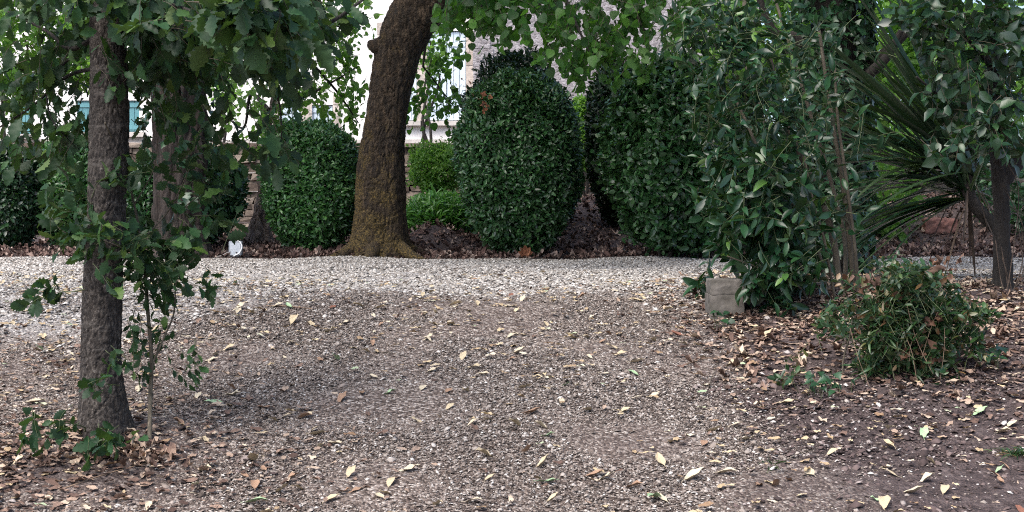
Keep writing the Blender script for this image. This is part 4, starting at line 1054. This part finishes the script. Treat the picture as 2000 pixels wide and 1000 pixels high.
# ------------------------------------------------------------------ concrete block, floodlight, slab
M['concrete'] = plain_mat('weathered concrete', (.15, .137, .122), .95, (.065, .06, .05), 14, .8)
cb = hit(1420, 622)
cm = MB()
s = np.array([.22, .2, .20])
nx = 14
def round_box(mb, c, s, r, jit, n=14):
    "box with rounded edges and a worn surface"
    u = np.linspace(-1, 1, n)
    for ax in range(3):
        for sg in (-1, 1):
            A, B = np.meshgrid(u, u)
            q = np.zeros((n, n, 3)); o_ = [i for i in range(3) if i != ax]
            q[:, :, ax] = sg; q[:, :, o_[0]] = A * (1 if sg * (1 if ax != 1 else -1) > 0 else -1); q[:, :, o_[1]] = B
            w = q.reshape(-1, 3) * np.asarray(s) / 2
            inner = np.clip(w, -(np.asarray(s) / 2 - r), np.asarray(s) / 2 - r)
            w = inner + nrm(w - inner + 1e-9) * r
            w = w + nrm(w) * (fbm(w * 30 + 5, 4, 3) * jit)[:, None]
            mb.grid((w + np.asarray(c)).reshape(n, n, 3))
round_box(cm, cb + np.array([.0, .09, .045]), (.175, .18, .15), .007, .005)
round_box(cm, cb + np.array([.004, .09, .155]), (.173, .178, .08), .007, .005)
cbo = build(cm, 'concrete_block', M['concrete'], None, True, cb)
set_props(cbo, 'weathered grey concrete block half under the laurel leaves', 'concrete block')

M['lampgrey'] = plain_mat('pale grey painted metal', (.25, .28, .32), .5, (.19, .215, .245), 30)
M['lampwhite'] = plain_mat('white enamel', (.80, .82, .84), .35)
fl = P(458, 0, 13.5); fb = np.array([fl[0], 13.62, float(zg(fl[0], 13.62))])
lamp = thing('floodlight', fb, 'small pale grey garden floodlight with curved white bracket on the soil', 'floodlight')
hm = MB(); round_box(hm, fb + np.array([-.01, 0, .085]), (.125, .07, .145), .012, 0, 12); hb = build(hm, 'housing', M['lampgrey'], lamp)
gl = MB(); gl.box(fb + np.array([-.01, -.0375, .085]), (.1, .004, .115)); build(gl, 'front_glass', plain_mat('lamp glass', (.5, .55, .6), .12), hb, False)
bk = MB(); bk.tube(spline([fb + np.array([-.045, -.045, .0]), fb + np.array([.0, -.055, .03]), fb + np.array([.03, -.055, .045]), fb + np.array([.052, -.05, .085]), fb + np.array([.054, -.048, .12]), fb + np.array([.035, -.046, .152]), fb + np.array([.015, -.04, .164])], 24), .006, 8); build(bk, 'bracket', M['lampwhite'], lamp)
sp2 = MB(); sp2.tube([fb + np.array([0, 0, -.1]), fb + np.array([0, 0, .02])], [.004, .012], 8); build(sp2, 'spike', M['lampgrey'], lamp)
cd = MB(); cc = [fb + np.array([-.02, .02, .03]), fb + np.array([-.08, -.01, .05]), fb + np.array([-.14, -.02, .02]), fb + np.array([-.22, 0, .008])]
cd.tube(spline(cc, 16), .005, 6); build(cd, 'cable', plain_mat('grey cable', (.32, .3, .28), .6), lamp)

sl = MB(); sc_ = P(1835, 372, 15.4); round_box(sl, sc_, (.34, .14, .17), .03, .02)
so = build(sl, 'stone', plain_mat('reddish stone', (.22, .10, .08), .85, (.12, .06, .05), 12, .4), None, True, sc_); set_props(so, 'reddish brown stone slab glimpsed through the yucca leaves', 'stone')
# its bank
so.location.z = float(zg(sc_[0], 15.4)) + .07

# ------------------------------------------------------------------ fallen leaves and twigs, one object each
variants = []
for i in range(10):
    tpl = leaf_tpl([0, .1, .25, .42, .6, .78, .9, 1], np.array([.02, .08, .165, .21, .20, .13, .06, .006]) * rng.uniform(.85, 1.25), rng.uniform(.25, .9), rng.uniform(-.35, .05), wave=rng.uniform(.1, .5))
    mb = MB(); V, T = tpl
    V = V.copy(); V[:, 0] += .05 * rng.normal() * np.sin(V[:, 1] * 3); V[:, 1] -= .5
    th = rng.uniform(-1.2, 1.2); V[:, 2] += .06 * np.sin(V[:, 1] * 5 + th)
    V[:, 2] -= V[:, 2].min()
    # stalk
    mb.add(V, T); mb.tube([(0, -.5, V[0, 2]), (.02, -.58, V[0, 2] + .01), (.05, -.66, .0)], .012, 4)
    variants.append(mb)
protos = {}
CLS = {'cream': ('cream yellow dry lance shaped leaf fallen', 'cream dry fallen leaves'), 'pale': ('bleached pale dry lance shaped leaf fallen', 'bleached fallen leaves'), 'tan': ('tan brown dry lance shaped leaf fallen', 'tan fallen leaves'),
       'greenleaf': ('pale green lance shaped leaf fallen', 'pale green fallen leaves'), 'brownleaf': ('dark brown dry lance shaped leaf fallen', 'dark brown fallen leaves')}
def fallen(x, y, size, cls, rz):
    i = int(rng.integers(0, len(variants)))
    key = (i, cls)
    if key not in protos:
        o = build(variants[i], 'fallen_leaf', M[cls]); protos[key] = o
    else:
        o = protos[key].copy(); C.objects.link(o)
    e = .02
    gx = (float(zg(x + e, y)) - float(zg(x - e, y))) / (2 * e); gy = (float(zg(x, y + e)) - float(zg(x, y - e))) / (2 * e)
    o.location = (x, y, float(zg(x, y)) + .007)
    q = Vector((-gx, -gy, 1)).to_track_quat('Z', 'Y').to_euler()
    o.rotation_euler = (q.x + rng.normal(0, .12), q.y + rng.normal(0, .12), rz)
    o.scale = (size, size, size * rng.uniform(.6, 1.2))
    p_, s_ = zones(np.array([x]), np.array([y]))
    where = 'on the pale gravel drive' if p_[0] > .5 else 'on the dark soil of the right hand bed' if s_[0] > .5 and x > 0 else 'on the litter round the oak foot' if s_[0] > .5 else 'on the brown gravel slope'
    a, g = CLS[cls]
    o['label'] = a + ' ' + where; o['category'] = 'leaf'; o['group'] = g + ' ' + where
SEEN = [(1070, 945, 40, 'greenleaf'), (800, 922, 36, 'pale'), (1290, 907, 34, 'cream'), (1357, 940, 42, 'pale'), (1280, 980, 38, 'greenleaf'), (560, 818, 26, 'cream'), (655, 870, 28, 'pale'), (412, 707, 26, 'pale'), (765, 948, 34, 'cream'), (650, 980, 32, 'cream'), (855, 990, 30, 'cream'), (925, 985, 34, 'pale'), (945, 895, 34, 'cream'),
        (1025, 760, 26, 'cream'), (1070, 855, 28, 'greenleaf'), (1437, 835, 28, 'pale'), (1395, 845, 28, 'cream'), (1460, 862, 32, 'pale'), (1420, 928, 34, 'pale'), (1665, 720, 26, 'cream'), (1585, 928, 34, 'pale'), (1735, 928, 34, 'cream'), (1812, 942, 30, 'pale'), (1785, 968, 34, 'pale'), (1725, 992, 40, 'cream'), (1805, 852, 34, 'greenleaf'), (1915, 810, 30, 'greenleaf'),
        (1980, 833, 30, 'pale'), (1735, 873, 34, 'cream'), (1953, 925, 24, 'greenleaf'), (1540, 790, 34, 'cream'), (1000, 660, 24, 'pale'), (1115, 663, 22, 'cream'), (1195, 683, 26, 'cream'), (880, 637, 30, 'cream'), (575, 630, 30, 'cream'), (607, 635, 24, 'cream'), (675, 633, 22, 'pale'), (645, 650, 24, 'pale'), (840, 665, 24, 'pale'), (810, 635, 20, 'pale'), (655, 705, 30, 'greenleaf'),
        (760, 772, 26, 'greenleaf'), (845, 727, 26, 'pale'), (930, 720, 30, 'cream'), (925, 830, 24, 'pale'), (670, 785, 28, 'tan'), (595, 820, 26, 'tan'), (620, 852, 28, 'cream'), (515, 800, 28, 'tan'), (490, 905, 40, 'cream'), (500, 985, 38, 'greenleaf'), (580, 960, 30, 'cream'), (1005, 835, 30, 'cream'), (1185, 940, 28, 'pale'), (1145, 805, 30, 'cream'), (890, 600, 24, 'pale'), (1240, 590, 24, 'cream'),
        (1335, 675, 26, 'pale'), (1245, 710, 26, 'pale'), (1290, 730, 28, 'tan'), (1475, 650, 24, 'pale'), (1460, 710, 28, 'pale'), (1500, 660, 30, 'cream'), (1430, 715, 30, 'cream'), (545, 600, 24, 'pale'), (745, 605, 22, 'cream'), (70, 790, 34, 'pale'), (60, 610, 24, 'cream'), (450, 685, 28, 'cream'), (455, 775, 30, 'pale'), (470, 605, 28, 'pale'), (700, 600, 22, 'cream'), (300, 760, 26, 'tan'), (1040, 810, 30, 'tan'), (1240, 955, 34, 'tan')]
nf = 0
for (px, py, l, c) in SEEN:
    h = hit(px, py); fallen(h[0], h[1], l * 1.22 / F * h[1], c, rng.uniform(-2.2, -.9) if rng.random() < .6 else rng.uniform(0, 6.3)); nf += 1
while nf < 292:
    y = 4.6 + 5.6 * rng.random() ** 1.3; x = rng.uniform(-1, 1) * y * .36
    if rng.random() > y / 9: continue
    if x > .9 and 7.4 < y < 9.3: continue
    p_, s_ = zones(np.array([x]), np.array([y]))
    if p_[0] > .5 and rng.random() < .55: continue
    c = rng.choice(['cream', 'pale', 'tan', 'greenleaf', 'brownleaf'], p=[.40, .30, .20, .05, .05])
    fallen(x, y, rng.uniform(.042, .068), c, rng.uniform(0, 6.3)); nf += 1

# one dry palmate leaf at the foot of the middle bush
pl = hit(1025, 503); pl = np.array([pl[0], 13.45, float(zg(pl[0], 13.45)) + .01]); mb = MB()
for a in (-1.25, -.6, 0, .6, 1.25):
    scatter(mb, L_CRUMPLE, pl[None] + np.array([[0, 0, .035]]), np.array([[math.sin(a), -.1, math.cos(a) * .75 + .15]]), np.array([[0, -1., .3]]), .1 - .018 * abs(a))
mb.tube([pl + np.array([0, 0, .035]), pl + np.array([-.03, -.02, 0]), pl + np.array([-.06, -.02, .005])], .002, 4)
o = build(mb, 'palmate_leaf', M['dead'], None, True, pl); set_props(o, 'large curled brown palmate leaf at the foot of the middle bush', 'leaf')
# green sprig on the gravel right of the sapling
sg = hit(412, 790); mb = MB()
for a in (-.9, -.2, .5, 1.3, 2.6):
    scatter(mb, L_LAUREL, sg[None] + np.array([[0, 0, .012]]), np.array([[math.cos(a), math.sin(a), .15]]), np.array([[0, -.2, 1.]]), .05)
mb.tube([sg + np.array([0, 0, .012]), sg + np.array([.02, -.04, .006])], .0015, 4)
o = build(mb, 'leaf_sprig', M['greenleaf'], None, True, sg); set_props(o, 'pale green leafy sprig lying on gravel right of the sapling', 'sprig')
sg = hit(1508, 925); mb = MB()
grow(mb, mb, L_OAK, sg + np.array([0, 0, .03]), (.012, .01, .025), sg, 3, 3, .03, (.03, .05), 0, .001)
o = build(mb, 'oak_seedling', M['oak'], None, True, sg); set_props(o, 'tiny dark green oak seedling on the bare soil in front', 'seedling')
for (x0, y0, x1, y1, r) in [(1340, 715, 1400, 700, .003), (520, 600, 610, 606, .003), (1900, 640, 1990, 648, .006), (540, 672, 610, 676, .002), (300, 765, 250, 700, .002), (120, 960, 300, 905, .003), (1690, 700, 1760, 790, .002), (1530, 905, 1600, 880, .002), (730, 690, 800, 700, .002), (1380, 770, 1430, 640, .0015)]:
    a, b = hit(x0, y0), hit(x1, y1); mb = MB(); up = np.array([0, 0, r + .004])
    mb.tube(spline([a + up, (a + b) / 2 + np.array([0, .01, .012]), b + up], 10), np.linspace(r, r * .6, 10), 5, .1)
    o = build(mb, 'twig', M['drytwig'] if r > .0025 else M['twig'], None, True, a)
    set_props(o, 'thin dry twig lying on the ground', 'twig', 'twigs on the ground')
print('objects', len(bpy.data.objects), 'tris', sum(len(m.polygons) * m.users for m in bpy.data.meshes))
